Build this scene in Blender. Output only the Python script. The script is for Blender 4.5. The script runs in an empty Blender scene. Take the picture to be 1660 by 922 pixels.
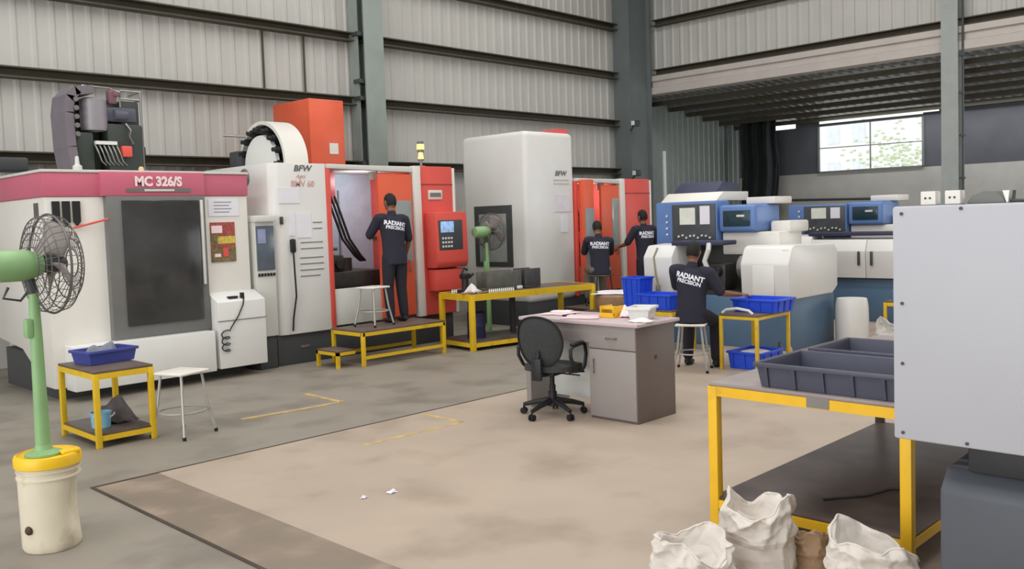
import bpy, bmesh, math, random
from math import pi, sin, cos, radians as R
from mathutils import Vector as V, Matrix
from mathutils.bvhtree import BVHTree
random.seed(7)
C = bpy.context.scene.collection

# ------------------------------------------------------------------ camera
cam_data = bpy.data.cameras.new('camera'); cam = bpy.data.objects.new('camera', cam_data); C.objects.link(cam)
FPX, YAW, PITCH, ROLL = 1458.84, 0.7768, -0.058575, -0.0328785
F = V((cos(PITCH)*cos(YAW), cos(PITCH)*sin(YAW), sin(PITCH)))
RT = V((sin(YAW), -cos(YAW), 0)); UP = RT.cross(F)
RT, UP = cos(ROLL)*RT + sin(ROLL)*UP, -sin(ROLL)*RT + cos(ROLL)*UP
cm = Matrix(((RT.x, UP.x, -F.x), (RT.y, UP.y, -F.y), (RT.z, UP.z, -F.z))).to_4x4()
cm.translation = V((0, 0, 1.8)); cam.matrix_world = cm
cam_data.sensor_width = 36; cam_data.sensor_fit = 'HORIZONTAL'
cam_data.lens = FPX/1660*36; cam_data.shift_y = -20.09/1660
cam_data.clip_end = 200
bpy.context.scene.camera = cam

# ------------------------------------------------------------------ light
sc = bpy.context.scene
sc.view_settings.view_transform = 'Standard'; sc.view_settings.look = 'None'
sc.view_settings.exposure = -0.27; sc.view_settings.gamma = 1.0; sc.view_settings.use_curve_mapping = False
w = bpy.data.worlds.new('sky'); sc.world = w; w.use_nodes = True
bg = w.node_tree.nodes['Background']; bg.inputs[0].default_value = (0.93, 0.97, 1.0, 1); bg.inputs[1].default_value = 1.9

def area(name, loc, rot, sx, sy, power, col=(1, 1, 1)):
    l = bpy.data.lights.new(name, 'AREA'); l.shape = 'RECTANGLE'; l.size = sx; l.size_y = sy
    l.energy = power; l.color = col
    o = bpy.data.objects.new(name, l); C.objects.link(o); o.location = loc; o.rotation_euler = rot
    return o
# translucent roof sheets of the hall: one light under each strip
SKYLIGHTS = [(-1.5, 5), (3.5, 5), (8.5, 5), (13.5, 5)]
for i, (x, y) in enumerate(SKYLIGHTS):
    area('skylight_glow', (x, y, 8.75), (0, 0, 0), 1.3, 13, 360, (1, 0.99, 0.975))
# area light added as daylight from an unseen opening far behind the camera
area('added_rear_daylight', (-8.4, 2.0, 2.6), (0, R(-90), 0), 5, 9, 560, (1, 0.985, 0.95))
# area light added at the unseen annex end to brighten the annex
area('annex_end_fill', (21, -1.9, 2.4), (R(90), 0, 0), 4.5, 3.5, 260, (0.96, 0.98, 1))

# area light added under the annex roof to brighten it, near its back wall
area('annex_roof_fill', (22.5, 4.8, 4.2), (0, 0, 0), .22, 12, 150, (0.96, 0.98, 1))

# ------------------------------------------------------------------ materials
def lin(c):
    return tuple(((v/255)/12.92 if v/255 <= .04045 else ((v/255+.055)/1.055)**2.4) for v in c) + (1,)
MATS = {}
def mat(name, rgb, rough=.5, metal=0, var=.06, scale=6, emit=0, spec=.5, bump=0, alpha=None, trans=0, dirt=None):
    if name in MATS: return MATS[name]
    m = bpy.data.materials.new(name); m.use_nodes = True; nt = m.node_tree; b = nt.nodes['Principled BSDF']
    b.inputs['Roughness'].default_value = rough; b.inputs['Metallic'].default_value = metal
    b.inputs['Specular IOR Level'].default_value = spec
    tc = nt.nodes.new('ShaderNodeTexCoord'); nz = nt.nodes.new('ShaderNodeTexNoise')
    nz.inputs['Scale'].default_value = scale; nz.inputs['Detail'].default_value = 5
    nt.links.new(tc.outputs['Object'], nz.inputs['Vector'])
    rp = nt.nodes.new('ShaderNodeValToRGB'); c = lin(rgb)
    rp.color_ramp.elements[0].position = .3; rp.color_ramp.elements[1].position = .7
    rp.color_ramp.elements[0].color = tuple(v*(1-var) for v in c[:3])+(1,)
    rp.color_ramp.elements[1].color = tuple(min(1, v*(1+var)) for v in c[:3])+(1,)
    nt.links.new(nz.outputs['Fac'], rp.inputs['Fac'])
    last = rp.outputs['Color']
    if dirt:
        n2 = nt.nodes.new('ShaderNodeTexNoise'); n2.inputs['Scale'].default_value = dirt[1]; n2.inputs['Detail'].default_value = 8
        nt.links.new(tc.outputs['Object'], n2.inputs['Vector'])
        r2 = nt.nodes.new('ShaderNodeValToRGB'); r2.color_ramp.elements[0].position = dirt[2]; r2.color_ramp.elements[1].position = dirt[2]+.16
        r2.color_ramp.elements[0].color = (0, 0, 0, 1); r2.color_ramp.elements[1].color = (dirt[3],)*3+(1,)
        nt.links.new(n2.outputs['Fac'], r2.inputs['Fac'])
        mx = nt.nodes.new('ShaderNodeMixRGB'); mx.inputs['Color2'].default_value = lin(dirt[0])
        nt.links.new(r2.outputs['Color'], mx.inputs['Fac']); nt.links.new(last, mx.inputs['Color1']); last = mx.outputs['Color']
    nt.links.new(last, b.inputs['Base Color'])
    if emit:
        nt.links.new(last, b.inputs['Emission Color']); b.inputs['Emission Strength'].default_value = emit
    if trans: b.inputs['Transmission Weight'].default_value = trans
    if alpha is not None: b.inputs['Alpha'].default_value = alpha
    if bump:
        bp = nt.nodes.new('ShaderNodeBump'); bp.inputs['Strength'].default_value = bump; bp.inputs['Distance'].default_value = .01
        nt.links.new(nz.outputs['Fac'], bp.inputs['Height']); nt.links.new(bp.outputs['Normal'], b.inputs['Normal'])
    MATS[name] = m
    return m

sheet = mat('wall_sheet', (190, 188, 183), .45, 0, .04, 1.5)
girt_m = mat('girt', (78, 73, 60), .7, 0, .1, 4)
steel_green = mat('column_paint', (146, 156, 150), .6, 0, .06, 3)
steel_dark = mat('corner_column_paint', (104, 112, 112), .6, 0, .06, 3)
flash_m = mat('flashing', (190, 182, 176), .5, 0, .05, 3)
roof_m = mat('annex_sheet', (150, 152, 152), .35, .4, .05, 3)
black_sheet = mat('black_sheet', (88, 90, 96), .7, 0, .1, 2)
concrete_w = mat('annex_concrete', (186, 184, 178), .85, 0, .08, 2)
floor_m = mat('floor_concrete', (142, 135, 124), .55, 0, .10, 1.2, dirt=((104, 96, 86), 1.6, .50, .55))
slab_m = mat('slab_concrete', (178, 162, 146), .5, 0, .07, 1.3, dirt=((150, 132, 117), 1.5, .52, .6))
strip_m = mat('strip_concrete', (134, 120, 106), .6, 0, .10, 2.2, dirt=((168, 148, 132), 2.2, .52, .6))
groove_m = mat('groove', (72, 62, 54), .9, 0, .4, 3)
mark_m = mat('floor_paint', (206, 176, 104), .7, 0, .15, 9, dirt=((172, 152, 130), 6, .42, .9))
white = mat('machine_white', (226, 225, 222), .35, 0, .03, 2)
grey_white = mat('machine_grey_white', (212, 212, 206), .4, 0, .03, 2)
cream = mat('machine_cream', (224, 220, 213), .4, 0, .03, 2)
pink = mat('machine_pink_band', (200, 102, 124), .45, 0, .04, 3)
red = mat('machine_red', (222, 86, 76), .4, 0, .05, 3)
orange = mat('machine_orange', (226, 98, 66), .4, 0, .05, 3)
red_dark = mat('machine_dark_red', (140, 50, 52), .5, 0, .08, 5)
charcoal = mat('charcoal_paint', (66, 68, 70), .5, 0, .06, 4)
door_grey = mat('door_grey', (114, 113, 111), .4, 0, .04, 4)
dark_glass = mat('dark_glass', (62, 62, 62), .12, 0, .25, 2.5)
pale_glass = mat('pale_window', (150, 160, 158), .15, 0, .1, 3)
black = mat('black_plastic', (30, 30, 33), .5, 0, .1, 8)
rubber = mat('black_rubber', (24, 24, 26), .8)
metal = mat('bare_metal', (150, 148, 145), .35, .8, .08, 12)
dark_metal = mat('dark_metal', (70, 68, 66), .45, .5, .15, 12)
steel_block = mat('grey_iron', (108, 108, 102), .55, .3, .12, 8)
paper = mat('white_paper', (232, 230, 238), .8, 0, .02, 5)
ink = mat('grey_ink', (120, 120, 130), .8)
screen_m = mat('screen_blue', (150, 185, 235), .2, 0, .35, 14, emit=.55)
screen_dim = mat('screen_dim', (90, 100, 112), .2, 0, .15, 6)
yellow = mat('yellow_paint', (222, 182, 32), .5, 0, .07, 6, dirt=((120, 95, 30), 5, .64, .7))
yellow_b = mat('bright_yellow_paint', (238, 186, 30), .5, 0, .05, 6, dirt=((150, 110, 30), 5, .68, .6))
board = mat('oily_board', (98, 84, 78), .5, 0, .15, 5)
board_light = mat('worn_board', (150, 138, 136), .5, 0, .1, 5)
shelf_m = mat('oily_shelf', (92, 80, 76), .4, 0, .2, 4, dirt=((50, 44, 42), 3, .5, .6))
crate_blue = mat('crate_blue', (62, 72, 150), .5, 0, .06, 6)
bin_blue = mat('bin_blue', (38, 80, 215), .4, 0, .05, 6)
crate_grey = mat('crate_slate', (74, 76, 92), .45, 0, .06, 6)
lathe_blue = mat('lathe_base_blue', (84, 112, 140), .5, 0, .06, 3)
ctrl_blue = mat('control_blue', (98, 130, 186), .4, 0, .06, 4)
ctrl_dark = mat('control_face', (72, 76, 80), .4, 0, .1, 7)
navy_cover = mat('navy_cover', (54, 56, 82), .6, 0, .1, 5)
stool_w = mat('stool_white', (222, 218, 208), .5, 0, .05, 6)
stool_leg = mat('stool_grey_tube', (176, 174, 168), .4, .3, .06, 6)
laminate = mat('desk_grey_laminate', (150, 142, 140), .45, 0, .03, 5)
laminate_shaded = mat('desk_shaded_laminate', (106, 94, 88), .5, 0, .03, 5)  # shaded copy of the desk laminate, the side's shade put into its colour
desk_top_m = mat('desk_top_laminate', (196, 178, 180), .4, 0, .04, 5)
desk_white = mat('desk_white_panel', (232, 232, 228), .5, 0, .02, 5)
fabric_black = mat('chair_black_fabric', (58, 60, 62), .9, 0, .1, 40, bump=.2)
fan_green = mat('fan_green', (138, 178, 124), .45, 0, .08, 5)
wire_m = mat('fan_wire', (110, 106, 104), .4, .5, .05, 5)
blade_m = mat('fan_blade', (160, 150, 148), .5, .2, .06, 5)
bucket_m = mat('bucket_plastic', (222, 212, 190), .5, 0, .05, 4, dirt=((128, 108, 88), 3.5, .54, .6))
lid_yellow = mat('lid_yellow', (242, 196, 30), .4, 0, .04, 4)
sack_m = mat('woven_sack', (212, 204, 196), .75, 0, .04, 9, bump=.3, dirt=((190, 176, 160), 5, .58, .5))
sack_brown = mat('brown_sack', (176, 146, 116), .85, 0, .1, 7, bump=.3)
ebox_m = mat('cabinet_grey', (184, 184, 191), .5, 0, .02, 2)
slate_m = mat('slate_machine', (84, 88, 96), .5, 0, .06, 3)
skin_m = mat('skin', (134, 92, 70), .55, 0, .05, 12)
hair_m = mat('hair', (26, 23, 22), .8, 0, .2, 40, bump=.3)
shirt_m = mat('navy_shirt', (40, 39, 54), .9, 0, .08, 12, bump=.15)
trouser_m = mat('dark_trousers', (36, 35, 45), .9, 0, .08, 12, bump=.15)
trouser_tan = mat('khaki_trousers', (120, 108, 98), .9, 0, .08, 12, bump=.15)
shoe_m = mat('black_shoe', (28, 26, 26), .6)
print_w = mat('white_print', (235, 235, 245), .7, 0, .02, 5)
print_pink = mat('pale_print', (246, 222, 224), .6, 0, .02, 5)
print_red = mat('red_print', (214, 172, 166), .6, 0, .04, 5)
print_grey = mat('grey_print', (98, 98, 96), .6)
wood_m = mat('drum_wood', (150, 118, 88), .7, 0, .15, 8)
cloth_grey = mat('grey_cloth', (128, 130, 140), .9, 0, .12, 14)
cloth_white = mat('white_cloth', (228, 222, 222), .9, 0, .05, 14)
pink_paper = mat('pink_paper', (226, 200, 204), .85, 0, .04, 8)
cyan_m = mat('pale_blue_plastic', (130, 185, 215), .5)
lamp_y = mat('lamp_yellow', (255, 225, 130), .4, 0, .02, 5, emit=1.2)
curtain_m = mat('guard_sheet', (165, 178, 190), .3, 0, .08, 6)
lilac = mat('lilac_grey_paint', (150, 145, 152), .4, .1, .05, 5)
sky_panel = mat('skylight_sheet', (235, 238, 235), .6, 0, .02, 3, emit=1.0)
leaf_m = mat('outside_tree', (216, 224, 200), .9, 0, .12, 5)
build_m = mat('outside_building', (245, 245, 242), .9, 0, .05, 1)
poster_a = mat('poster_red', (165, 80, 72), .7, 0, .35, 30)
poster_b = mat('poster_yellow', (206, 182, 84), .7, 0, .25, 30)
poster_c = mat('poster_green', (120, 105, 70), .7, 0, .4, 30)

# ------------------------------------------------------------------ building helpers
def origin(o):
    p = V((0, 0, 0))
    while o: p = p + o.location; o = o.parent
    return p
class MB:
    def __init__(s): s.bm = bmesh.new()
    def _add(s, verts, faces):
        vs = [s.bm.verts.new(v) for v in verts]
        for f in faces:
            try: s.bm.faces.new([vs[i] for i in f])
            except ValueError: pass
        return vs
    def box(s, x0, x1, y0, y1, z0, z1, bev=0, seg=2, mtx=None):
        x0, x1 = sorted((x0, x1)); y0, y1 = sorted((y0, y1)); z0, z1 = sorted((z0, z1))
        t = bmesh.new()
        vs = [t.verts.new(p) for p in ((x0,y0,z0),(x1,y0,z0),(x1,y1,z0),(x0,y1,z0),(x0,y0,z1),(x1,y0,z1),(x1,y1,z1),(x0,y1,z1))]
        for f in ((0,3,2,1),(4,5,6,7),(0,1,5,4),(1,2,6,5),(2,3,7,6),(3,0,4,7)): t.faces.new([vs[i] for i in f])
        if bev:
            bev = min(bev, .45*min(x1-x0, y1-y0, z1-z0))
            bmesh.ops.bevel(t, geom=list(t.edges), offset=bev, segments=seg, affect='EDGES', profile=.5)
        s._merge(t, mtx); return s
    def _merge(s, t, mtx=None):
        if mtx is not None: t.transform(mtx)
        me = bpy.data.meshes.new('t'); t.to_mesh(me); t.free(); s.bm.from_mesh(me); bpy.data.meshes.remove(me)
    def prism(s, poly, axis, a, b, bev=0):
        t = bmesh.new()
        def P(u, v, k): return {'x': (k, u, v), 'y': (u, k, v), 'z': (u, v, k)}[axis]
        A = [t.verts.new(P(u, v, a)) for u, v in poly]; B = [t.verts.new(P(u, v, b)) for u, v in poly]
        n = len(poly); t.faces.new(A); t.faces.new(B[::-1])
        for i in range(n): t.faces.new((A[i], B[i], B[(i+1) % n], A[(i+1) % n]))
        bmesh.ops.recalc_face_normals(t, faces=t.faces)
        if bev: bmesh.ops.bevel(t, geom=list(t.edges), offset=bev, segments=2, affect='EDGES', profile=.5)
        s._merge(t); return s
    def tube(s, pts, r, n=8, cap=True, closed=False):
        pts = [V(p) for p in pts]; rs = r if isinstance(r, (list, tuple)) else [r]*len(pts)
        rings = []; prev = None
        for i, p in enumerate(pts):
            if closed: d = pts[(i+1) % len(pts)]-pts[i-1]
            else: d = pts[min(i+1, len(pts)-1)]-pts[max(i-1, 0)]
            d.normalize()
            a = (prev - d*prev.dot(d)) if prev is not None else d.cross(V((0, 0, 1)) if abs(d.z) < .9 else V((1, 0, 0)))
            if a.length < 1e-6: a = d.orthogonal()
            a.normalize(); prev = a; b = d.cross(a)
            rings.append([s.bm.verts.new(p+(a*cos(2*pi*k/n)+b*sin(2*pi*k/n))*rs[i]) for k in range(n)])
        m = len(rings)
        for i in range(m if closed else m-1):
            A, B = rings[i], rings[(i+1) % m]
            for k in range(n): s.bm.faces.new((A[k], A[(k+1) % n], B[(k+1) % n], B[k]))
        if cap and not closed: s.bm.faces.new(rings[0][::-1]); s.bm.faces.new(rings[-1])
        return s
    def cyl(s, p0, p1, r, n=20, r2=None): return s.tube([p0, p1], [r, r if r2 is None else r2], n)
    def bar(s, p0, p1, w, h=None):
        # square bar between two points
        p0, p1 = V(p0), V(p1); h = h or w; d = (p1-p0).normalized()
        a = d.cross(V((0, 0, 1))) if abs(d.z) < .95 else V((1, 0, 0)); a.normalize(); b = d.cross(a)
        v = [p+a*sx*w/2+b*sy*h/2 for p in (p0, p1) for sx, sy in ((-1,-1),(1,-1),(1,1),(-1,1))]
        s._add(v, ((0,3,2,1),(4,5,6,7),(0,1,5,4),(1,2,6,5),(2,3,7,6),(3,0,4,7))); return s
    def lathe(s, prof, c, n=32, axis='z'):
        c = V(c); rings = []
        for r, h in prof:
            ring = []
            for k in range(n):
                a = 2*pi*k/n
                p = {'z': (r*cos(a), r*sin(a), h), 'x': (h, r*cos(a), r*sin(a)), 'y': (r*sin(a), h, r*cos(a))}[axis]
                ring.append(s.bm.verts.new(c+V(p)))
            rings.append(ring)
        for A, B in zip(rings, rings[1:]):
            for k in range(n): s.bm.faces.new((A[k], A[(k+1) % n], B[(k+1) % n], B[k]))
        s.bm.faces.new(rings[0][::-1]); s.bm.faces.new(rings[-1]); return s
    def ell(s, c, rx, ry, rz, n=16, m=10, mtx=None):
        t = bmesh.new(); bmesh.ops.create_uvsphere(t, u_segments=n, v_segments=m, radius=1)
        t.transform(Matrix.Translation(V(c)) @ (mtx or Matrix()) @ Matrix.Diagonal((rx, ry, rz, 1))); s._merge(t); return s
    def quad(s, *p): s._add(p, [tuple(range(len(p)))]); return s
    def grid(s, fn, nu, nv, close_u=False):
        vs = [[s.bm.verts.new(fn(i/(nu if close_u else nu-1), j/(nv-1))) for i in range(nu)] for j in range(nv)]
        for j in range(nv-1):
            for i in range(nu if close_u else nu-1):
                s.bm.faces.new((vs[j][i], vs[j][(i+1) % nu], vs[j+1][(i+1) % nu], vs[j+1][i]))
        return s
    def build(s, name, m, parent=None, smooth=None, local=False, solid=0):
        bmesh.ops.recalc_face_normals(s.bm, faces=s.bm.faces)
        me = bpy.data.meshes.new(name); s.bm.to_mesh(me); s.bm.free()
        o = bpy.data.objects.new(name, me); C.objects.link(o); me.materials.append(m)
        if parent:
            if not local:
                me.transform(Matrix.Translation(-origin(parent)))
            o.parent = parent
        me.polygons.foreach_set('use_smooth', [True]*len(me.polygons))
        try: me.set_sharp_from_angle(angle=R(35 if smooth is None else smooth))
        except Exception: pass
        if solid:
            md = o.modifiers.new('s', 'SOLIDIFY'); md.thickness = solid
        return o
def tag(o, label=None, cat=None, group=None, kind=None):
    if label: o['label'] = label
    if cat: o['category'] = cat
    if group: o['group'] = group
    if kind: o['kind'] = kind
    return o
def thing(name, label, cat, loc=(0, 0, 0), rz=0, group=None):
    o = bpy.data.objects.new(name, None); C.objects.link(o); o.empty_display_size = .1
    o.location = loc; o.rotation_euler = (0, 0, rz)
    return tag(o, label, cat, group)
def struct(name, mb, m, **k): return tag(mb.build(name, m, **k), kind='structure')
def copy_tree(o, parent=None):
    c = o.copy(); C.objects.link(c)
    if parent: c.parent = parent
    for ch in list(o.children): copy_tree(ch, c)
    return c
def lettering(s, size, m, org, xd, parent, name='lettering', yd=(0, 0, 1), align='CENTER', bold=0, shear=0, sx=1, depth=.0015, onto=None, local=False):
    cu = bpy.data.curves.new('t', 'FONT'); cu.body = s; cu.size = size; cu.align_x = align; cu.align_y = 'CENTER'
    cu.offset = bold*size; cu.shear = shear; cu.extrude = depth; cu.resolution_u = 3
    t = bpy.data.objects.new('t', cu); C.objects.link(t)
    dg = bpy.context.evaluated_depsgraph_get(); me = bpy.data.meshes.new_from_object(t.evaluated_get(dg))
    bpy.data.objects.remove(t); bpy.data.curves.remove(cu)
    xd, yd, org = V(xd), V(yd), V(org); n = xd.cross(yd)
    off = V((0, 0, 0)) if local else origin(parent)
    for v in me.vertices:
        p = org + xd*v.co.x*sx + yd*v.co.y + n*v.co.z
        if onto:
            h = onto.ray_cast(p + n*.4, -n)
            if h[0]: p = h[0] + n*(.004+v.co.z)
        v.co = p - off
    me.materials.clear(); me.materials.append(m); me.name = name
    o = bpy.data.objects.new(name, me); C.objects.link(o); o.parent = parent
    return o
def plate(x0, x1, y0, y1, z0, z1, bev=0): return MB().box(x0, x1, y0, y1, z0, z1, bev)

# ================================================================== THE SETTING
# floor
m = MB(); m.box(-9, 18.4, -6, 13.6, -.2, 0); m.box(18.4, 23.6, 0, 13.6, -.2, 0); struct('floor', m, floor_m)
m = MB(); m.box(2.83, 16.5, -5.9, 6.53, 0, .006); struct('trim_1', m, slab_m)
m = MB(); m.box(2.37, 2.83, -5.9, 6.53, 0, .004); struct('trim_2', m, strip_m)
m = MB(); m.box(2.347, 18, 6.53, 6.562, 0, .0065); m.box(2.347, 2.37, -5.9, 6.53, 0, .0065); struct('trim_3', m, groove_m)
m = MB()
for (a, b) in (((5.33,5.92),(4.30,5.97)), ((5.33,5.92),(5.35,6.5)), ((5.22,7.61),(4.16,7.72)), ((5.22,7.61),(5.24,8.3)), ((7.2,5.9),(6.2,5.93))):
    m.bar((a[0], a[1], .004), (b[0], b[1], .004), .05, .008)
struct('trim_4', m, mark_m)
# corrugated sheet: profile along u, extruded in v
def corrugated(u0, u1, v0, v1, place, pitch=.25, depth=.019, rib=.3):
    mb = MB(); us = []; u = u0
    while u < u1:
        us += [(u, 0), (u+pitch*(1-rib)-.03, 0), (u+pitch*(1-rib), depth), (u+pitch-.03, depth)]; u += pitch
    us.append((u1, 0))
    A = [mb.bm.verts.new(place(p, d, v0)) for p, d in us]; B = [mb.bm.verts.new(place(p, d, v1)) for p, d in us]
    for i in range(len(us)-1): mb.bm.faces.new((A[i], A[i+1], B[i+1], B[i]))
    return mb
WY, WX = 13.5, 18.2
m = corrugated(-9, WX+.3, 0, 9, lambda u, d, v: (u, WY-d, v)); struct('wall_left', m, sheet, smooth=5)
m = corrugated(-6, WY, 4.72, 9, lambda u, d, v: (WX+.2-d, u, v)); struct('wall_back', m, sheet, smooth=5)
m = corrugated(-9, WX+.2, 0, 9, lambda u, d, v: (u, -6+d, v)); struct('wall_right', m, sheet, smooth=5)
# roof with translucent strips
m = MB(); xs = [-9]
for x, y in SKYLIGHTS: xs += [x-.7, x+.7]
xs.append(WX+.2)
for i in range(0, len(xs), 2): m.box(xs[i], xs[i+1], -6, 13.5, 9, 9.05)
struct('ceiling', m, sheet)
for i, (x, y) in enumerate(SKYLIGHTS): struct('window_%d' % (i+2), plate(x-.7, x+.7, -6, 13.5, 9, 9.03), sky_panel)
# girts on the left wall and the back wall
k = 5
for z in (1.7, 2.86, 4.0, 5.13, 6.27, 7.4, 8.5):
    m = MB()
    m.prism([(13.46, z-.075), (13.27, z-.075), (13.27, z-.055), (13.43, z-.055), (13.43, z+.055), (13.27, z+.055), (13.27, z+.075), (13.46, z+.075)], 'x', -9, WX+.15)
    struct('trim_%d' % k, m, girt_m); k += 1
for z in (5.22, 6.4, 7.55, 8.6):
    m = MB(); xx = WX
    m.prism([(xx+.19, z-.075), (xx-.0, z-.075), (xx, z-.055), (xx+.15, z-.055), (xx+.15, z+.055), (xx, z+.055), (xx, z+.075), (xx+.19, z+.075)], 'y', -6, 12.9)
    struct('trim_%d' % k, m, girt_m); k += 1
# flashing below the back wall's lowest girt, over the annex opening
m = MB(); m.prism([(WX+.2, 4.68), (WX-.02, 4.70), (WX-.02, 4.86), (WX+.04, 4.88), (WX+.04, 5.0), (WX-.01, 5.02), (WX-.01, 5.14), (WX+.2, 5.14)], 'y', -6, 12.95)
struct('trim_%d' % k, m, flash_m); k += 1
# dark joints between wall sheets
for x in (7.97, 8.76):
    struct('trim_%d' % k, plate(x-.012, x+.012, 13.44, 13.47, 4.07, 5.06), girt_m); k += 1
# portal column on the left wall: an I section with cleats
m = MB(); m.box(9.76, 10.18, 13.06, 13.09, 0, 9); m.box(9.94, 9.98, 13.09, 13.46, 0, 9); m.box(9.70, 9.73, 13.2, 13.45, 0, 9); m.box(9.76, 10.18, 13.43, 13.46, 0, 9)
struct('trim_%d' % k, m, steel_green); k += 1
m = MB()
for z in (2.9, 4.05, 4.35, 5.18, 6.3): m.box(9.66, 9.95, 13.12, 13.3, z-.05, z+.02)
struct('trim_%d' % k, m, charcoal); k += 1
# corner column
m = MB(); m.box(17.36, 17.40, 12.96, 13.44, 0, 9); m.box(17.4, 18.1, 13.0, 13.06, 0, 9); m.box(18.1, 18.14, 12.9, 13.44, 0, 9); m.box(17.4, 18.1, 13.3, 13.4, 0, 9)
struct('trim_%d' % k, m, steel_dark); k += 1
# column standing in the opening of the back wall
m = MB(); m.box(WX-.12, WX-.09, 5.9, 6.2, 0, 9); m.box(WX-.09, WX+.12, 6.03, 6.07, 0, 9); m.box(WX+.12, WX+.15, 5.9, 6.2, 0, 9)
struct('trim_%d' % k, m, mat('light_column', (158, 164, 162), .6)); k += 1
m = MB(); m.tube([(WX-.02, 5.84, 0), (WX-.02, 5.84, 9)], .022, 8)
for z in (2.3, 3.1, 3.9, 4.6): m.box(WX-.06, WX+.02, 5.81, 5.9, z-.02, z+.02)
struct('trim_%d' % k, m, charcoal); k += 1
# annex: roof on purlins, side wall, back wall with a window opening
def slope(x): return 4.66 - (x-18.4)*.1
m = corrugated(-2, 13.5, 18.4, 23.6, lambda u, d, v: (v, u, slope(v)+.06-d), pitch=.22); struct('wall_annex_roof', m, roof_m, smooth=5)
for x in (18.9, 19.7, 20.5, 21.3, 22.1, 22.9):
    m = MB(); z = slope(x); m.box(x-.03, x+.03, -2, 13.45, z-.1, z+.01); struct('trim_%d' % k, m, girt_m); k += 1
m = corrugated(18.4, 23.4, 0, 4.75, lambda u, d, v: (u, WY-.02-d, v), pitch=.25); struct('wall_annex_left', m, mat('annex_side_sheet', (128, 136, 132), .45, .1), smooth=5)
m = MB(); m.box(23.2, 23.4, -2, 13.5, 0, 2.76); struct('wall_annex_back', m, concrete_w)
m = MB(); m.box(23.2, 23.24, 11.09, 13.5, 2.76, 4.02); m.box(23.2, 23.24, -2, 8.38, 2.76, 4.1); m.box(23.2, 23.24, 8.38, 11.09, 4.0, 4.07)
m.box(23.2, 23.24, 11.09, 11.75, 4.02, 4.2); m.box(23.2, 23.24, 12.9, 13.5, 4.02, 4.2); m.box(23.2, 23.24, 3, 8.0, 4.1, 4.2)
struct('wall_annex_back_upper', m, black_sheet)
m = MB()
m.bar((23.2, 9.7, 2.78), (23.2, 9.7, 4.0), .03); m.bar((23.2, 8.4, 3.4), (23.2, 11.07, 3.42), .025)
for a in ((8.38, 2.78, 8.38, 4.0), (11.09, 2.78, 11.09, 4.0), (8.38, 2.78, 11.09, 2.78)): m.bar((23.19, a[0], a[1]), (23.19, a[2], a[3]), .05)
struct('window_1', m, mat('window_bar', (120, 122, 122), .6))
# dark tarp folded into the annex corner, pipes
m = MB(); m.grid(lambda u, v: (22.4+.08*sin(u*19)+.05*sin(u*41+v*3), 11.9+1.05*u+.03*sin(v*9), 1.5+v*2.76), 40, 12)
tag(m.build('dark_tarpaulin', mat('tarp', (38, 42, 44), .9), solid=.02), 'black tarpaulin hanging in the far corner of the annex', 'tarpaulin')
m = MB(); m.tube([(23.12, 13.1, 2.1), (23.12, 9.3, 2.02), (23.12, 9.1, 1.85), (23.12, 8.9, 1.2)], .03, 8); struct('trim_%d' % k, m, charcoal); k += 1
m = MB(); m.tube([(18.6, 12.9, 0), (18.6, 12.9, 3.35)], .05, 10); struct('trim_%d' % k, m, mat('white_pipe', (205, 208, 210), .4)); k += 1
# outside seen through the annex window
struct('trim_90', plate(24, 60, -25, 45, -.3, -.05), mat('outside_ground', (215, 212, 205), .9))
r_ = thing('outside_building', 'pale building seen through the bright annex window', 'building', (36, 15.5, 0))
MB().box(34, 40, 13.8, 17.5, 0, 6.2).build('wall', build_m, r_)
m = MB()
for y in (14.4, 15.4, 16.4):
    for z in (2.9, 4.3): MB().box(33.97, 34.0, y, y+.5, z, z+.7).build('window', mat('outside_glass', (226, 230, 232), .3), r_)
r_ = thing('outside_tree', 'green tree seen through the bright annex window', 'tree', (31, 11.8, 0))
m = MB()
for i in range(420):
    m.ell((31+random.gauss(0, .8), 11.8+random.gauss(0, .8), 3.1+random.gauss(0, .6)), .07, .08, .05, 6, 4)
m.build('foliage', leaf_m, r_); MB().tube([(31, 11.8, 0), (31.05, 11.85, 3)], [.14, .08], 8).build('trunk', wood_m, r_)

# ================================================================== LARGE MACHINES
# ---------- pink-banded machining centre on the left
r = thing('machining_centre', 'white machining centre with pink top band and dark glass door, far left', 'machine', (4.5, 11, 0))
m = MB(); prof = [(10.2, .62), (10.2, 2.2), (12.3, 2.2), (12.3, .6), (11.2, .5), (10.5, .14), (10.2, .14)]
m.prism(prof, 'x', 3.36, 5.72, .012); m.build('body', cream, r)
m = MB(); m.box(3.345, 5.73, 10.185, 12.3, 2.2, 2.46, .01); m.box(3.93, 5.13, 10.12, 10.3, 2.2, 2.47, .01); m.build('top_band', pink, r)
m = MB(); m.box(3.33, 5.74, 10.17, 12.3, 2.46, 2.49, .005); m.build('roof_edge', grey_white, r)
m = MB(); m.box(3.45, 5.6, 10.35, 12.1, 0, .45); m.build('base', charcoal, r)
m = MB(); m.box(3.97, 5.12, 10.11, 10.22, .6, 2.2, .01); m.build('door_frame', door_grey, r)
dr = MB().box(4.13, 5.03, 10.085, 10.115, .74, 2.15, .008).build('door_window', dark_glass, r)
MB().box(5.045, 5.075, 10.07, 10.11, 1.15, 2.15, .008).build('door_rail', grey_white, r)
m = MB(); m.box(3.47, 5.08, 9.94, 10.2, .12, .60, .012); m.build('coolant_tank', white, r)
c = MB()
c.prism([(9.95, .13), (9.95, .93), (10.2, 1.04), (10.2, .13)], 'x', 5.13, 5.76, .012)
cb = c.build('console', white, r)
MB().box(5.12, 5.77, 9.94, 9.955, .70, .705).build('console_seam', charcoal, cb)
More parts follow.
